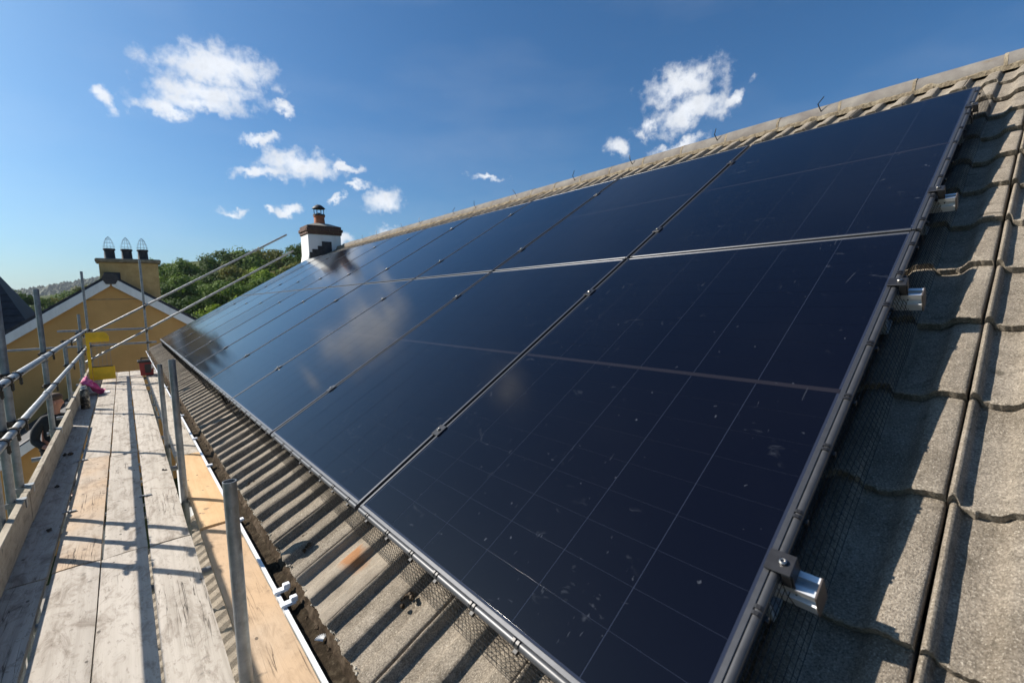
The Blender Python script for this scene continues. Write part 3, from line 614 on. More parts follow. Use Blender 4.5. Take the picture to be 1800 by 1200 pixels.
cw.lathe([(.165, 0), (.16, .015), (.10, .07), (.05, .10), (.0, .108)], (px, py, 3.15), 20); cw.lathe([(.045, 0), (.045, .07)], (px, py, 2.97), 12)
obj('cowl', cw.mesh('cowl', True), 'black_pot', ch)
for a, b, z1 in ((3.23, 3.30, 1.97), (3.301, 3.44, 2.05), (3.441, 3.55, 2.14), (3.551, 3.80, 2.26)):
    obj('step_flashing', MB().box(a, b, CY - .012, CY + .004, 1.6, z1).mesh('step_flashing'), 'chim_dark', ch)

# gutter
GXc, GZc, GRr = -.155, -.325, .060
gp = [(GXc + GRr * math.cos(R(a)), GZc + GRr * math.sin(R(a))) for a in range(180, 361, 15)]; gi = [(GXc + (GRr - .004) * math.cos(R(a)), GZc + (GRr - .004) * math.sin(R(a))) for a in range(360, 179, -15)]
gp = [(GXc - GRr - .006, GZc + .006), (GXc - GRr - .006, GZc - .004)] + gp[1:]; gi = gi[:-1] + [(GXc - GRr + .005, GZc + .006)]
gut = obj('gutter', MB().extrude(gp + gi, Y0, YE + .05, 'y').mesh('gutter', True), 'pvc', house)
def gclip(y, w=.012, tabs=False):
    mb = MB(); g = [(GXc + (GRr + .006) * math.cos(R(a)), GZc + (GRr + .006) * math.sin(R(a))) for a in range(180, 300, 15)] + [(GXc + (GRr + .001) * math.cos(R(a)), GZc + (GRr + .001) * math.sin(R(a))) for a in range(285, 179, -15)]
    mb.extrude(g, y - w, y + w, 'y'); mb.box(GXc - GRr - .012, GXc - GRr + .022 + (.012 if tabs else 0), y - w, y + w, GZc + .007, GZc + .017)
    if tabs: mb.box(GXc - GRr + .018, GXc - GRr + .040, y - w * .8, y + w * .8, GZc + .012, GZc + .030)
    obj('gutter_clip', mb.mesh('gutter_clip', bevel=.002), 'pvc', gut)
for y, tb in ((1.27, True), (1.36, True), (2.05, False), (3.0, False), (3.75, False), (4.7, False), (5.6, False), (6.6, False), (7.6, False), (8.7, False), (9.8, False), (11., False), (12., False)): gclip(y, .013, tb)
lumpy('gutter_dirt', [(GXc - .054, GZc - .012), (GXc - .035, GZc - .012), (GXc - .012, GZc - .004), (GXc + .02, GZc + .004), (GXc + .05, GZc + .012), (GXc + .075, GZc + .03)], .012, .009, 14, 'dirt', gut, Y0, YE)
ex, ezz = dk(VE, OC - .03)
def blob(mb, c, r, rnd):
    v = [(1, 0, 0), (-1, 0, 0), (0, 1, 0), (0, -1, 0), (0, 0, 1), (0, 0, -1), (.6, .6, .5), (-.6, .6, .5), (.6, -.6, .5), (-.6, -.6, .5)]
    vs = [Vector(c) + Vector(p) * r * rnd.uniform(.7, 1.25) for p in v]
    mb.add(vs, [(4, 8, 6), (4, 6, 7), (4, 7, 9), (4, 9, 8), (0, 6, 8), (2, 7, 6), (1, 9, 7), (3, 8, 9), (0, 2, 6), (2, 1, 7), (1, 3, 9), (3, 0, 8), (5, 2, 0), (5, 1, 2), (5, 3, 1), (5, 0, 3)])
lumpy('moss_strip', [(ex - .018, ezz - .055), (ex - .012, ezz - .026), (ex - .004, ezz - .010), (ex + .004, ezz - .004), (ex + .018, ezz - .008)], .008, .009, 22, 'moss', roof, Y0, YE)
mm = MB(); rm = random.Random(3)
for k in range(1900):
    y = Y0 + (rm.random() ** 1.5) * (YE - Y0); s = rm.random()
    if noise.noise(Vector((y * 2.3, 0, 3))) < rm.uniform(-.7, .4): continue
    blob(mm, (ex - .042 * s + .010, y, ezz - .012 - .045 * s + rm.uniform(-.010, .004)), rm.uniform(.003, .009), rm)
for k in range(5):                                        # clumps lying on the tiles
    y, v = [(1.50, -.19), (1.47, -.205), (.86, -.085), (2.33, -.22), (1.53, -.17)][k]
    for q in range(9): p = rp(y + rm.uniform(-.02, .02), v + rm.uniform(-.02, .02), OC - .022); blob(mm, p, rm.uniform(.004, .009), rm)
tag(obj('moss', mm.mesh('moss'), 'moss', roof), kind='stuff')
# pale rim of fallen mortar along the tile edge
lm = MB()
for k in range(1300): y = Y0 + (YE - Y0) * rm.random(); blob(lm, (ex + .001 + rm.uniform(-.006, .002), y, ezz + .006 + rm.uniform(-.01, .004)), rm.uniform(.002, .0055), rm)
tag(obj('mortar_crumbs', lm.mesh('mortar_crumbs'), 'cement', roof), kind='stuff')
fe = MB()
for q in range(9):
    a = R(-60 + q * 15); p = rp(1.03, -.31, OC - .045); fe.add([p, p + Vector((.004, .002, .004)), p + Vector((.022 * math.sin(a), .022 * math.cos(a), .010)), p + Vector((.019 * math.sin(a) - .003, .019 * math.cos(a), .009))], [(0, 1, 2, 3)])
tag(obj('feather', fe.mesh('feather'), 'feather'), 'small white downy feather lying on moss in the gutter', 'feather')

# ------------------------------------------------------------------ solar array
PW, PH, PX, PY = 1.134, 1.722, 1.152, 1.740; NC = 10
h0, h1, lw = -.030, 0.0, .0105
SIDE = MB().box(-lw / 2, lw / 2, 0, PH, h0, h1).mesh('side_frame', bevel=.0009); SIDE.materials.append(M['frame'])
ENDF = MB().box(-PW / 2 + lw, PW / 2 - lw, -lw / 2, lw / 2, h0, h1).mesh('end_frame', bevel=.0026); ENDF.materials.append(M['frame'])
ENDS = MB().box(-PW / 2 + lw, PW / 2 - lw, -lw / 2, lw / 2, h0, h1).mesh('end_frame', bevel=.0009); ENDS.materials.append(M['frame'])
LAM = MB().box(-PW / 2 + .009, PW / 2 - .009, .009, PH - .009, -.0062, -.0022).mesh('laminate'); LAM.materials.append(M['laminate'])
LAMF = MB().box(-PW / 2 + .009, PW / 2 - .009, .009, PH - .009, -.0062, -.0018).mesh('laminate'); LAMF.materials.append(M['cell'])
MID = MB().box(-PW / 2 + .012, PW / 2 - .012, PH / 2 - .0075, PH / 2 + .0075, -.0024, -.0016).mesh('mid_strip'); MID.materials.append(M['midstrip'])
cwid, chei = .1812, .0924
CELL = MB().box(-cwid / 2, cwid / 2, -chei / 2, chei / 2, -.0024, -.0017).mesh('cell'); CELL.materials.append(M['cell'])
TUBEB = MB().tube((-PW / 2 + .004, -.005, -.011), (PW / 2 - .004, -.005, -.011), .0100, 14).mesh('edge_trim', True); TUBEB.materials.append(M['edge_trim'])
TUBER = MB().tube((PW / 2 + .005, .004, -.011), (PW / 2 + .005, PH - .004, -.011), .0095, 14).mesh('edge_trim', True); TUBER.materials.append(M['edge_trim'])
def clip_mesh():
    mb = MB()
    for s in (-.006, .006):
        for q in range(9):
            a0, a1 = R(-130 + q * 30), R(-130 + (q + 1) * 30)
            ring = lambda r, a, x: (x, r * math.cos(a), r * math.sin(a))
            vs = [ring(r, a, s + d) for d in (-.0035, .0035) for a in (a0, a1) for r in (.0092, .0128)]
            mb.add(vs, [(0, 1, 3, 2), (4, 6, 7, 5), (1, 5, 7, 3), (0, 2, 6, 4), (0, 4, 5, 1), (2, 3, 7, 6)])
    mb.box(-.005, .005, -.017, -.010, -.012, -.004)
    me = mb.mesh('clip'); me.materials.append(M['black_plastic']); return me
CLIP = clip_mesh(); rc = random.Random(11)
def seam_name(c): return 'at the far gable end' if c == NC else '%s seam from the bare tiles' % ORD[c - 1]
for c in range(NC):
    for r in range(2):
        loc = rp(c * PX + PW / 2, r * PY, 0)
        w = 'beside the bare tiles' if c == 0 else '%s panel from the bare tiles' % ORD[c]
        p = empty('solar_panel', loc, 'black solar panel in the %s row, %s' % (('lower', 'upper')[r], w), 'solar panel', 'solar panels of the array')
        p.matrix_basis = Matrix.Translation(loc + RM @ Vector((0, 0, rc.uniform(-.0008, .0008)))) @ (RM @ Matrix.Rotation(rc.uniform(-.0012, .0012), 3, 'X') @ Matrix.Rotation(rc.uniform(-.0012, .0012), 3, 'Y')).to_4x4()
        def ch_(nm, me, l=(0, 0, 0), rt=None):
            o = bpy.data.objects.new(nm, me); o.location = l
            if rt: o.rotation_euler = rt
            COL.objects.link(o); o.parent = p; return o
        for q in (-1, 1): ch_('side_frame', SIDE, (q * (PW - lw) / 2, 0, 0))
        ch_('end_frame', ENDF if r else ENDS, (0, lw / 2, 0)); ch_('end_frame', ENDS if r else ENDF, (0, PH - lw / 2, 0)); lam = ch_('glass_laminate', LAM if c < 4 else LAMF)
        if c < 4:
            x00 = -2.5 * .1837
            for i in range(6):
                for j in range(18):
                    y = .0155 + .0932 * (j + .5) + (.0135 if j > 8 else 0)
                    o = bpy.data.objects.new('cell', CELL); o.location = (x00 + i * .1837, y, 0); COL.objects.link(o); o.parent = lam
            s_ = bpy.data.objects.new('mid_strip', MID); COL.objects.link(s_); s_.parent = lam
        if r == 0:
            ch_('edge_trim', TUBEB)
            for k in range(8): ch_('clip', CLIP, (-PW / 2 + .07 + k * .1425 + rc.uniform(-.02, .02), -.005, -.011))
        if c == 0:
            ch_('side_trim', TUBER)
            for k in range(9): ch_('clip', CLIP, (PW / 2 + .005, .09 + k * .192 + rc.uniform(-.015, .015), -.011), (0, 0, R(90)))
# rails with hooks
RV = [.368, 1.372, 2.06, 3.10]
RN = ['lowest', 'second lowest', 'third', 'topmost']
pf = [(-.020, -.031), (-.008, -.031), (-.008, -.040), (-.014, -.040), (-.014, -.047), (.014, -.047), (.014, -.040), (.008, -.040), (.008, -.031), (.020, -.031), (.020, -.044), (.009, -.046), (.009, -.060), (.020, -.062), (.020, -.082), (-.020, -.082), (-.020, -.062), (-.009, -.060), (-.009, -.046), (-.020, -.044)]
ENDX = [.066, .066, .064, .012]
for q, v in enumerate(RV):
    lab = ['bright aluminium rail with stub end showing low on the bare tiles', 'bright aluminium rail, second stub end up beside the bare tiles', 'aluminium rail whose stub end shows just above the seam of the panel rows', 'aluminium rail hidden under the top edge of the upper panels'][q]
    e = empty('mounting_rail', rp(0, v, -.03), lab, 'rail', 'rails under the solar array'); e.matrix_basis = Matrix.Translation(rp(0, v, 0)) @ RM.to_4x4()
    def rc_(nm, me, mt):
        if not me.materials: me.materials.append(M[mt])
        o = bpy.data.objects.new(nm, me); COL.objects.link(o); o.parent = e; return o
    rc_('rail', MB().extrude(pf, -(NC * PX + .03), ENDX[q], 'x').mesh('rail'), 'aluminium')
    rc_('end_cap', MB().box(ENDX[q], ENDX[q] + .004, -.0215, .0215, -.0835, -.030).mesh('end_cap', bevel=.001), 'end_cap')
    for k in range(11):
        x = -(.03 + k * 1.1); rc_('roof_hook', MB().box(x - .015, x + .015, -.028, -.0205, -.165, -.05).box(x - .015, x + .015, -.0204, .10, -.168, -.162).mesh('roof_hook'), 'aluminium')
    for c in range(1, NC):                               # mid clamps in every seam
        k = empty('mid_clamp', rp(c * PX - .009, v, 0), 'small black mid clamp on the %s rail, %s' % (RN[q], seam_name(c)), 'clamp', 'mid clamps holding the panels')
        k.matrix_basis = Matrix.Translation(rp(c * PX - .009, v, 0)) @ RM.to_4x4()
        b_ = MB().box(-.021, .021, -.025, .025, .0008, .0045).box(-.0065, .0065, -.025, .025, -.031, .0008).mesh('clamp_plate', bevel=.0008) if (q == 0 and c == 1) else CPM
        CPM = b_
        if not b_.materials: b_.materials.append(M['clamp'])
        o = bpy.data.objects.new('clamp_plate', b_); COL.objects.link(o); o.parent = k
        if q == 0 and c == 1: BOLT = MB().lathe([(.0065, .0045), (.0065, .010), (.0045, .0115), (.003, .0112), (.003, .008), (.001, .008)], (0, 0, 0), 12).mesh('bolt', True); BOLT.materials.append(M['steel_bolt'])
        o = bpy.data.objects.new('bolt', BOLT); COL.objects.link(o); o.parent = k
    k = empty('end_clamp', rp(-.002, v, 0), 'black end clamp with steel bolt gripping the panel edge on the %s rail' % RN[q], 'clamp', 'end clamps at the bare tiles')
    k.matrix_basis = Matrix.Translation(rp(0, v, 0)) @ RM.to_4x4()
    o = bpy.data.objects.new('clamp_block', MB().box(-.010, .034, -.021, .021, .0015, .0060).box(.018, .0338, -.0208, .0208, -.0305, .0014).box(.034, .0375, -.0195, -.0165, -.050, .0012).mesh('clamp_block', bevel=.001)); o.data.materials.append(M['clamp']); COL.objects.link(o); o.parent = k
    o = bpy.data.objects.new('bolt', BOLT); o.location = (.017, 0, .0012); COL.objects.link(o); o.parent = k
# bird guard mesh
def guard(name, along, label):
    mb = MB(); step = .0165; rows = 8; L = along[1] - along[0]; n = int(L / step); rw = .00075
    def pt(s, t):                                        # s along the edge, t 0..1 down to the tiles
        bul = noise.noise(Vector((s * 1.3, 0, 4 if name[0] == 'b' else 8))) * .016 * math.sin(t * 3.14) + noise.noise(Vector((s * 4.1, t * 2, 1))) * .006 * t
        o = -.012 - .128 * t + .012 * max(0, t - .8) * 4; out = .012 + .040 * t ** 1.4 + bul
        return rp(s, -out, o) if along[2] == 'y' else rp(-out - .004, s, o)
    def strand(p, q):
        d = (q - p).normalized(); x = d.orthogonal().normalized() * rw; y = d.cross(x)
        v = [p + x, p - x * .5 + y * .87, p - x * .5 - y * .87, q + x, q - x * .5 + y * .87, q - x * .5 - y * .87]; mb.add(v, [(0, 1, 4, 3), (1, 2, 5, 4), (2, 0, 3, 5)])
    for k in range(n + 1):
        s = along[0] + k * step
        for a, b in ((0, .35), (.35, .7), (.7, 1.0)): strand(pt(s, a), pt(s, b))
    for r in range(rows + 1):
        t = r / rows; m = int(L / .066)
        for k in range(m): strand(pt(along[0] + L * k / m, t), pt(along[0] + L * (k + 1) / m, t))
    return tag(obj(name, mb.mesh(name), 'wire'), label, 'wire mesh')
guard('bird_guard', (.0, NC * PX, 'y'), 'black wire bird mesh along the bottom edge of the array above the gutter')
guard('bird_guard', (.0, 2 * PY, 'v'), 'black wire bird mesh down the array side beside the bare tiles')

# ------------------------------------------------------------------ scaffold
sc = empty('scaffold', (-.7, 6, GZ), 'galvanised tube scaffold with guardrails and toe boards along the eaves', 'scaffold')
TR = .02415; XL, XI = -1.222, -.285
def tube(nm, a, b, n=18): return obj(nm, MB().tube(a, b, TR, n, hollow=.0035).mesh(nm, True), 'galv', sc)
LP = [(1.9, .9), (3.86, .22), (4.22, .22), (4.56, 1.05), (6.66, .88), (8.95, .20), (11.53, .25), (12.3, .55)]
for y, z in LP: tube('standard', (XL, y, GZ), (XL, y, z))
for y, z in ((-.6, .1), (1.69, .0), (4.05, .26), (5.95, .04), (8.3, -.90), (10.6, -.90)): tube('standard', (XI, y, GZ), (XI + rc.uniform(-.004, .004), y, z), 24)
tube('standard', (-1.15, 13.5, GZ), (-1.165, 13.5, 1.474)); tube('standard', (-.145, 13.5, GZ), (-.150, 13.5, 1.772))
XG = XL + 2 * TR + .002
tube('guardrail', (XG, -1.5, .19), (XG, 6.1, .19)); tube('guardrail', (XG, 6.102, .19), (XG, 13.7, .19))
tube('guardrail', (XG, -1.5, -.158), (XG, 6.0, -.158)); tube('guardrail', (XG, 6.002, -.158), (XG, 13.7, -.158))
tube('rake_rail', (-1.45, 13.45, -.08), (3.074, 13.45, 2.563)); tube('rake_rail', (-1.35, 13.45, -.59), (3.223, 13.45, 2.133))
tube('end_rail', (-1.654, 13.552, .177), (-.03, 13.552, .152)); tube('end_rail', (-2.414, 13.552, -.172), (.02, 13.552, -.18))
for x in (-1.10, -.36): tube('ledger', (x, -1.5, ZP - .112), (x, 14.0, ZP - .112))
for y in (-.9, .5, 1.75, 2.9, 4.1, 5.2, 6.6, 7.9, 9.0, 10.3, 11.5, 12.7, 13.6): tube('transom', (-1.40, y, ZP - .0645), (.02, y, ZP - .0645))
# couplers
def coupler_mesh():
    mb = MB()
    def band(ax, c):
        n = 14; vs = []; fs = []
        for w in (-.022, .022):
            for rr_ in (TR + .0012, TR + .0075):
                for i in range(n):
                    a = 2 * math.pi * i / n; p = [rr_ * math.cos(a), rr_ * math.sin(a)]
                    vs.append((c[0] + p[0], c[1] + p[1], c[2] + w) if ax == 'z' else (c[0] + p[0], c[1] + w, c[2] + p[1]))
        for i in range(n):
            j = (i + 1) % n; fs += [(n + i, n + j, 3 * n + j, 3 * n + i), (i, 2 * n + i, 2 * n + j, j), (i, j, n + j, n + i), (2 * n + i, 3 * n + i, 3 * n + j, 2 * n + j)]
        mb.add(vs, fs)
    band('z', (0, 0, 0)); band('y', (2 * TR + .002, 0, 0))
    mb.box(.012, .036, -.020, .020, -.020, .020)
    mb.box(-.036, -.022, -.05, -.018, -.012, .012); mb.tube((-.029, -.075, 0), (-.029, -.02, 0), .006, 8); mb.tube((-.029, -.052, 0), (-.029, -.064, 0), .011, 6)
    mb.box(2 * TR + .018, 2 * TR + .034, -.012, .012, -.05, -.018); mb.tube((2 * TR + .026, 0, -.07), (2 * TR + .026, 0, -.02), .006, 8); mb.tube((2 * TR + .026, 0, -.052), (2 * TR + .026, 0, -.062), .011, 6)
    mb.tube((.01, .03, -.004), (.085, .05, .012), .007, 6)
    me = mb.mesh('coupler', True); me.materials.append(M['coupler_steel']); return me
CPL = coupler_mesh()
for y, z in LP:
    for zz in (.19, -.158):
        if z > zz - .05: obj('coupler', CPL, None, sc, (XL, y, zz))
for x, zz in ((-1.156, .176), (-1.154, -.176), (-.148, .155), (-.147, -.18)): obj('coupler', CPL, None, sc, (x, 13.5, zz), Matrix.Rotation(R(90), 3, 'Z'))
for x in (-1.16, -.148):
    for a in (.584, .595): obj('coupler', CPL, None, sc, (x, 13.5, (.658 + .584 * (x + .187)) if a == .584 else (-.481 + .595 * (x + 1.167))), Matrix.Rotation(R(-90), 3, 'Z'))
SLV = MB().tube((0, -.06, 0), (0, .06, 0), TR + .006, 14).box(-.012, .012, -.045, .045, -.052, -.02).tube((-.02, -.03, -.042), (.03, -.03, -.042), .006, 6).tube((-.02, .03, -.042), (.03, .03, -.042), .006, 6).mesh('sleeve', True); SLV.materials.append(M['galv'])
for y, zz in ((6.1, .19), (6.0, -.158)): obj('sleeve', SLV, None, sc, (XG, y, zz))
for y, x0 in ((1.9, 0), (4.22, 0), (4.56, 0), (6.66, 0), (8.95, -.02), (11.53, -.02)):   # toe board clips
    me = MB().box(XL - .03, -1.150 + x0, y - .028, y - .022, -.675, -.640).box(XL - .03, -1.150 + x0, y + .022, y + .028, -.675, -.640).box(-1.2, -1.150 + x0, y - .0285, y + .0285, -.6345, -.628).box(-1.154 + x0, -1.149 + x0, y - .0285, y + .0285, -.69, -.6346).mesh('toe_clip')
    obj('toe_clip', me, 'galv', sc)
for k, (ya, yb, dx) in enumerate(((-1.5, 4.38, 0), (4.385, 7.85, .004), (7.98, 13.55, -.020))):
    L = yb - ya; me = MB().box(-.019, .019, -L / 2, L / 2, 0, .225).mesh('toe_board', bevel=.003); obj('toe_board', me, 'board_toe', sc, (-1.174 + dx, (ya + yb) / 2, ZP + .001))
# walkway boards, each one loose
LANE = [(-1.215, 'against the toe board'), (-.985, 'second lane in from the toe board'), (-.760, 'third lane in from the toe board'), (-.535, 'lane along the inner standards')]
CUT = [[-1.6, 3.33, 5.86, 9.2, 11.2, 13.9], [-1.6, 3.37, 5.97, 9.25, 11.0, 13.95], [-1.6, 3.36, 5.88, 9.45, 11.3, 13.9], [-1.6, 3.35, 5.80, 9.5, 10.4, 13.9]]
MTL = [['board', 'board', 'board', 'board', 'board'], ['board', 'board_warm', 'board', 'board', 'board'], ['board', 'board', 'board', 'board', 'board'], ['board', 'board', 'board', 'board', 'board']]
rb = random.Random(21)
def plank(name, L, w=.225, th=.038):
    # a slightly cupped, bowed board with worn ends
    ny = max(8, int(L / .12)); nx = 6; vs = []; fs = []; sd_ = rb.random() * 50
    for top_ in (1, 0):
        for j in range(ny + 1):
            for i in range(nx + 1):
                x = -w / 2 + w * i / nx; y = -L / 2 + L * j / ny
                z = -(0 if top_ else th) + noise.noise(Vector((x * 4, y * .8, sd_))) * .0025 - .002 * (2 * x / w) ** 2
                if i in (0, nx): x += noise.noise(Vector((i, y * 3, sd_))) * .002; z -= .002 if top_ else 0
                if j in (0, ny): y += noise.noise(Vector((x * 20, j, sd_))) * .004
                vs.append((x, y, z))
    n = (nx + 1) * (ny + 1); W_ = nx + 1
    for j in range(ny):
        for i in range(nx):
            a = j * W_ + i; fs += [(a, a + 1, a + W_ + 1, a + W_), (n + a, n + a + W_, n + a + W_ + 1, n + a + 1)]
    for i in range(nx): fs += [(i, n + i, n + i + 1, i + 1), (ny * W_ + i, ny * W_ + i + 1, n + ny * W_ + i + 1, n + ny * W_ + i)]
    for j in range(ny): a = j * W_; b = a + nx; fs += [(a, a + W_, n + a + W_, n + a), (b, n + b, n + b + W_, b + W_)]
    return MB().add(vs, fs).mesh(name, True)
for l, (x0, nm) in enumerate(LANE):
    for s in range(5):
        a, b = CUT[l][s] + .007, CUT[l][s + 1] - .007; w = .2130 + rb.uniform(-.003, .004)
        o = obj('scaffold_board', plank('scaffold_board', b - a, w), MTL[l][s], None, (x0 + .1125, (a + b) / 2, ZP + rb.uniform(-.003, .003)), Matrix.Rotation(rb.uniform(-.0016, .0016), 3, 'Z') @ Matrix.Rotation(rb.uniform(-.0008, .0008), 3, 'X'))
        tag(o, 'weathered scaffold board %s, %s from the ochre gable end' % (nm, ORD[4 - s]), 'board', 'walkway boards')
for k, (a, b, mt, lab, dz) in enumerate(((-1.5, 3.36, 'board_tan', 'tan inner board beside the gutter with a long crack, ending at the fresh orange board', 0), (3.38, 5.35, 'board_fresh', 'fresh orange inner board beside the gutter', .012), (5.37, 9.4, 'board', 'grey inner board by the gutter between the fresh orange board and the red box', 0), (9.41, 13.8, 'board', 'grey inner board by the gutter under the red box', 0))):
    tag(obj('scaffold_board', plank('scaffold_board', b - a, .205), mt, None, (-.155, (a + b) / 2, ZP + dz)), lab, 'board', 'walkway boards')

# ------------------------------------------------------------------ small things on the walkway
g = empty('ladder_gate', (-1.12, 12.2, ZP), 'yellow steel ladder gate with wire infill standing across the walkway', 'gate')
obj('top_panel', MB().extrude([(-1.14, -.02), (-.80, -.02), (-.80, .08), (-.83, .15), (-.87, .175), (-1.14, .175)], 12.18, 12.215, 'y').mesh('top_panel', bevel=.006), 'yellow', g)
obj('bottom_panel', MB().box(-1.10, -.755, 12.18, 12.215, -.80, -.535).mesh('bottom_panel', bevel=.006), 'yellow', g)
obj('post', MB().box(-1.155, -1.105, 12.17, 12.225, ZP, .17).mesh('post', bevel=.004), 'yellow', g)
mw = MB()
for k in range(12): z = -.52 + k * .042; mw.tube((-1.10, 12.197, z), (-.80, 12.197, z), .0022, 5)
for k in range(5): x = -1.07 + k * .067; mw.tube((x, 12.199, -.54), (x, 12.199, -.02), .0022, 5)
obj('wire_infill', mw.mesh('wire_infill'), 'galv', g); obj('hinge_bar', MB().box(-1.10, -.78, 12.17, 12.20, -.534, -.515).mesh('hinge_bar'), 'coupler_steel', g)
b = empty('tool_box', (-.25, 12.72, ZP + .012), 'red plastic tool box with black lid and white label beside the eaves', 'tool box')
bb = [(-.36, 12.58), (-.11, 12.58), (-.11, 12.86), (-.36, 12.86)]
tb = MB().add([(x * .9 - .0235, (y - 12.72) * .9 + 12.72, ZP + .012) for x, y in bb] + [(x, y, -.56) for x, y in bb], [(3, 2, 1, 0), (4, 5, 6, 7), (0, 1, 5, 4), (1, 2, 6, 5), (2, 3, 7, 6), (3, 0, 4, 7)]); obj('body', tb.mesh('body', bevel=.008), 'red_box', b)
obj('lid', MB().box(-.385, -.09, 12.55, 12.89, -.56, -.515).mesh('lid', bevel=.008), 'black_plastic', b)
obj('handle', MB().tube((-.32, 12.72, -.515), (-.32, 12.72, -.47), .012, 8).tube((-.32, 12.72, -.47), (-.15, 12.72, -.47), .012, 8).tube((-.15, 12.72, -.47), (-.15, 12.72, -.515), .012, 8).mesh('handle'), 'black_plastic', b)
obj('side_recess', MB().box(-.27, -.16, 12.568, 12.60, -.79, -.60).mesh('side_recess'), 'black_plastic', b); obj('sticker', MB().box(-.155, -.118, 12.572, 12.60, -.70, -.60).mesh('sticker'), 'label_white', b)
cn = empty('spray_can', (-1.085, 9.13, ZP), 'black and cream spray can standing in the toe board shade', 'can')
obj('body', MB().lathe([(.052, 0), (.055, .008), (.055, .275), (.047, .297), (.034, .304)], (-1.085, 9.13, ZP + .001), 20).mesh('body', True), 'can', cn)
obj('cap', MB().lathe([(.036, .300), (.036, .340), (.028, .352)], (-1.085, 9.13, ZP), 16).mesh('cap', True), 'can_cap', cn)
vs = []; fs = []; nu, nv_ = 36, 16                        # cloth draped over the toe board
for i in range(nu + 1):
    u = i / nu
    for j in range(nv_ + 1):
        v = (j / nv_ - .5); wid = .52 * (1 - .55 * sstep(.35, 1, u))
        x = -1.225 + .06 * sstep(0, .2, u) + .235 * sstep(.2, 1, u); z = -.72 + .125 * sstep(0, .16, u) - (.245 * sstep(.24, .95, u))
        fo = .030 * math.sin(v * 19 + u * 5) * (0.4 + u) + .030 * noise.noise(Vector((u * 7, v * 9, 2)))
        vs.append((x + fo * .9, 10.75 + v * wid - .15 * u, max(z + fo + .018 * noise.noise(Vector((u * 5, v * 6, 7))), ZP + .004 + .01 * (1 + math.sin(v * 20)))))
for i in range(nu):
    for j in range(nv_): a = i * (nv_ + 1) + j; fs.append((a, a + 1, a + nv_ + 2, a + nv_ + 1))
me = MB().add(vs, fs).mesh('pink_cloth', True); o = obj('pink_cloth', me, 'pink'); md = o.modifiers.new('thick', 'SOLIDIFY'); md.thickness = .004
tag(o, 'crumpled pink cloth hanging over the toe board onto the boards', 'cloth')
vs = []; fs = []
for i in range(9):
    for j in range(7): vs.append((-.98 + i * .018 + .006 * noise.noise(Vector((i, j, 1))), 10.55 + j * .035, ZP + .012 + .02 * abs(noise.noise(Vector((i * .5, j * .5, 3))))))
for i in range(8):
    for j in range(6): a = i * 7 + j; fs.append((a, a + 1, a + 8, a + 7))
tag(obj('paper_scrap', MB().add(vs, fs).mesh('paper_scrap', True), 'paper'), 'crumpled white scrap of paper on the boards beside the pink cloth', 'paper')
for k, (x, y, s, lab) in enumerate(((-1.10, 6.30, .035, 'brown clod of dirt on the shaded board by the toe board'), (-1.09, 5.15, .018, 'thin dark sliver of dirt on the shaded board'), (-.36, 4.98, .016, 'small dark bark chip on the board by the inner standards'), (-1.05, 4.1, .016, 'dark crumb of dirt near the paired standards'))):
    mb = MB()
    for q in range(7): blob(mb, (x + rb.uniform(-1, 1) * s, y + rb.uniform(-1.5, 1.5) * s, ZP + s * .3), s * rb.uniform(.3, .7), rb)
    tag(obj('dirt_clod', mb.mesh('dirt_clod'), 'debris'), lab, 'dirt')
for k, (x, y, lab) in enumerate(((-.972, 4.41, 'bent metal board clip in the gap beside the shaded board'), (-.973, 5.93, 'bent metal board clip at the shaded board joint'), (-.525, 4.37, 'bent metal board clip between the two inner lanes'))):
    mb = MB().box(x - .035, x - .004, y - .012, y + .012, ZP + .001, ZP + .008).box(x + .002, x + .045, y - .03, y - .006, ZP + .002, ZP + .011)
    mb.tube((x - .02, y, ZP + .006), (x + .02, y - .02, ZP + .008), .008, 6)
    tag(obj('board_clip', mb.mesh('board_clip', bevel=.002), 'galv'), lab, 'clip', 'metal clips on the boards')

# ------------------------------------------------------------------ the worker on the lower lift
ZL = -2.46
for k in range(3): tag(obj('scaffold_board', plank('scaffold_board', 3.2), 'board', None, (-1.40 - .235 * k, 10.2, ZL)), 'weathered board of the lower lift under the worker, %s out from the standards' % ORD[k], 'board', 'lower lift boards')
for y in (9.0, 10.3, 11.5): tube('transom', (-2.05, y, ZL - .063), (-.25, y, ZL - .063))
for x in (-1.30, -1.95): tube('ledger', (x, 8.4, ZL - .1115), (x, 12.0, ZL - .1115))
PXo, PYo = -1.53, 9.95
def skin(name, verts, edges, rad, mat, parent, root=0, sub=2):
    me = bpy.data.meshes.new(name); me.from_pydata([(PXo + a, PYo + b_, ZL + c) for a, b_, c in verts], edges, []); me.materials.append(M[mat])
    o = bpy.data.objects.new(name, me); link(o, parent); sm = o.modifiers.new('skin', 'SKIN'); sm.use_smooth_shade = True
    for i, r in enumerate(rad):
        sv = me.skin_vertices[0].data[i]; sv.radius = r if isinstance(r, tuple) else (r, r); sv.use_root = (i == root)
    s = o.modifiers.new('sub', 'SUBSURF'); s.levels = sub; s.render_levels = sub; return o
def chain(n, st=0): return [(st + i, st + i + 1) for i in range(n - 1)]
pe = empty('person', (PXo, PYo, ZL), 'worker in dark clothes with short brown hair standing below the walkway', 'person')
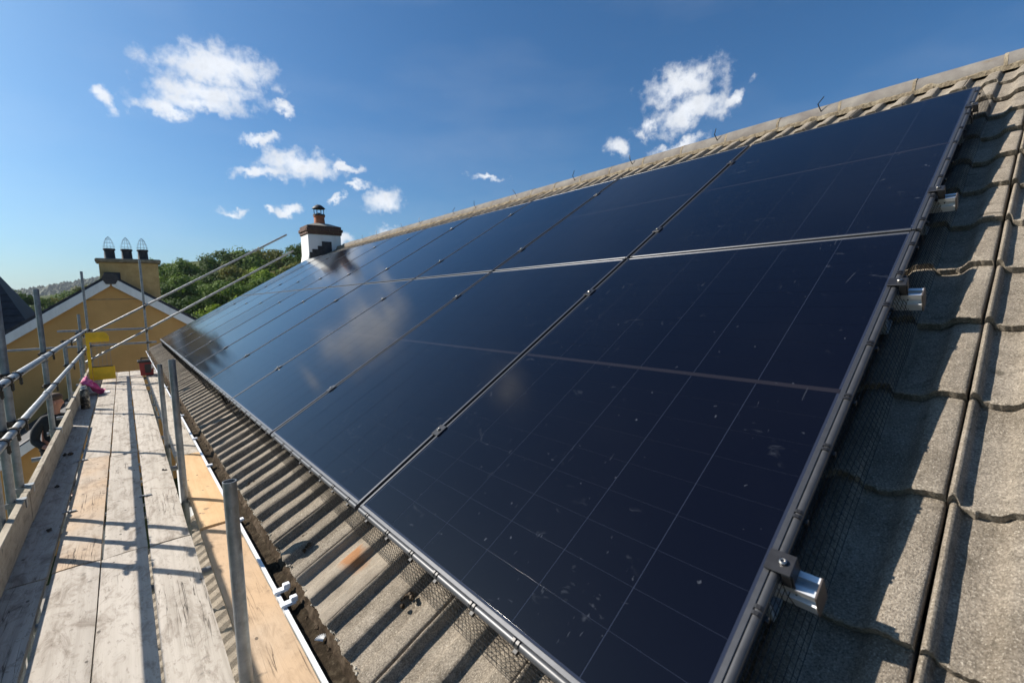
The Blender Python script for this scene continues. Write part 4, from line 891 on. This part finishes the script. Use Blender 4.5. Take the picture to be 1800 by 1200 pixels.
bodyv = [(0, 0, .95), (0, .01, 1.15), (.01, .01, 1.35), (.03, .0, 1.46), (.045, -.005, 1.53), (.055, -.01, 1.60), (.062, -.012, 1.67), (.05, -.01, 1.735), (.145, -.03, 1.615),
         (-.10, -.02, 1.37), (-.20, -.06, 1.22), (-.22, -.10, 1.06), (-.10, -.22, .98), (-.03, -.28, .96),
         (.13, .03, 1.38), (.20, -.04, 1.16), (.26, -.18, 1.06), (.30, -.24, 1.05),
         (-.10, .0, .88), (-.11, .02, .48), (-.11, .05, .09), (-.10, -.12, .04), (.10, .0, .88), (.12, -.03, .48), (.12, .02, .09), (.14, -.15, .04)]
bodye = [(0, 1), (1, 2), (2, 3), (3, 4), (4, 5), (5, 6), (6, 7), (6, 8), (2, 9), (9, 10), (10, 11), (11, 12), (12, 13), (2, 14), (14, 15), (15, 16), (16, 17), (0, 18), (18, 19), (19, 20), (20, 21), (0, 22), (22, 23), (23, 24), (24, 25)]
bodyr = [(.15, .11), (.14, .10), (.16, .10), .065, .058, .075, .088, .060, .018, .06, .05, .043, .036, .03, .06, .05, .04, .032, .085, .06, .045, .035, .085, .06, .045, .035]
body = skin('body', bodyv, bodye, bodyr, 'skin', pe)
skin('shirt', bodyv[:4] + bodyv[9:13] + bodyv[14:17], [(0, 1), (1, 2), (2, 3), (2, 4), (4, 5), (5, 6), (6, 7), (2, 8), (8, 9), (9, 10)], [(.17, .13), (.165, .125), (.185, .125), .078, .082, .070, .062, .052, .082, .070, .060], 'shirt', body)
skin('trousers', [bodyv[i] for i in (0, 18, 19, 20, 22, 23, 24)], [(0, 1), (1, 2), (2, 3), (0, 4), (4, 5), (5, 6)], [(.165, .12), .10, .075, .062, .10, .075, .062], 'trousers', body)
hv_ = MB().lathe([(.001, -.0), (.090, .015), (.102, .045), (.092, .085), (.058, .115), (.002, .125)], (PXo + .045, PYo + .005, ZL + 1.665), 18); obj('hair', hv_.mesh('hair', True), 'hair', body)
er = MB()
for s in (-1, 1): er.lathe([(.002, -.028), (.013, -.018), (.016, 0), (.011, .02), (.002, .028)], (PXo + .05, PYo - .01 + s * .092, ZL + 1.64), 8)
obj('ears', er.mesh('ears', True), 'skin', body)
for s in (-1, 1): obj('boot', MB().box(PXo + .115 * s - .045, PXo + .115 * s + .045, PYo - .20, PYo + .07, ZL + .002, ZL + .09).mesh('boot', bevel=.03, seg=2), 'boot', body)

# ------------------------------------------------------------------ under the walkway: porch roof and a climber on the wall
pc = empty('porch', (-.3, 5.5, GZ), 'low tiled porch roof below the gap in the boards', 'porch')
obj('roof', MB().extrude([(-1.1, -3.45), (.12, -2.75), (.12, -2.9), (-1.1, -3.6)], 3.9, 8.6, 'y').mesh('roof'), 'dirt', pc)
for k in range(22):
    y = 3.93 + k * .21; mb = MB().add([(-1.12, y, -3.44), (-1.12, y + .06, -3.40), (-1.12, y + .17, -3.40), (-1.12, y + .20, -3.44), (.12, y, -2.73), (.12, y + .06, -2.69), (.12, y + .17, -2.69), (.12, y + .20, -2.73)], [(0, 1, 5, 4), (1, 2, 6, 5), (2, 3, 7, 6), (0, 3, 2, 1)])
    obj('roof_tile', mb.mesh('roof_tile'), 'tile', pc)
for x in (-1.0,):
    for y in (4.0, 8.5): obj('post', MB().box(x - .05, x + .05, y - .05, y + .05, GZ, -3.46).mesh('post'), 'white_paint', pc)
e = empty('climbing_plant', (-.05, 3.1, GZ), 'green leafy climber against the wall seen through the board gap', 'plant')
me = crown_mesh(77, 60, 30, .55, 1.2, .045); me.materials.append(M['leaf_olive']); obj('foliage', me, None, e, (-.18, 3.1, -3.6)); obj('stem', MB().tube((-.1, 3.1, GZ), (-.05, 3.1, -3.0), .03, 8, .012).mesh('stem', True), 'bark', e)
tag(obj('downpipe', MB().tube((.06, 3.55, GZ), (.06, 3.55, -.6), .034, 14).tube((.06, 3.55, -.6), (GXc, 3.55, GZc - .055), .034, 14).mesh('downpipe', True), 'pvc'), 'white plastic downpipe on the house wall under the gutter', 'downpipe')

# ------------------------------------------------------------------ the air
hz = bpy.data.materials.new('haze'); hz.use_nodes = True; hn = hz.node_tree; hn.nodes.remove(hn.nodes['Principled BSDF'])
pv = hn.nodes.new('ShaderNodeVolumePrincipled'); pv.inputs['Color'].default_value = (.80, .90, 1.0, 1); pv.inputs['Density'].default_value = .00017; pv.inputs['Anisotropy'].default_value = .1
hn.links.new(pv.outputs[0], hn.nodes['Material Output'].inputs['Volume'])
hb = MB().box(-4100, 4100, -4100, 4100, GZ - 4, 90).mesh('haze'); hb.materials.append(hz)
tag(obj('haze', hb, None), 'thin pale haze in the air over the valley', 'haze', kind='stuff')
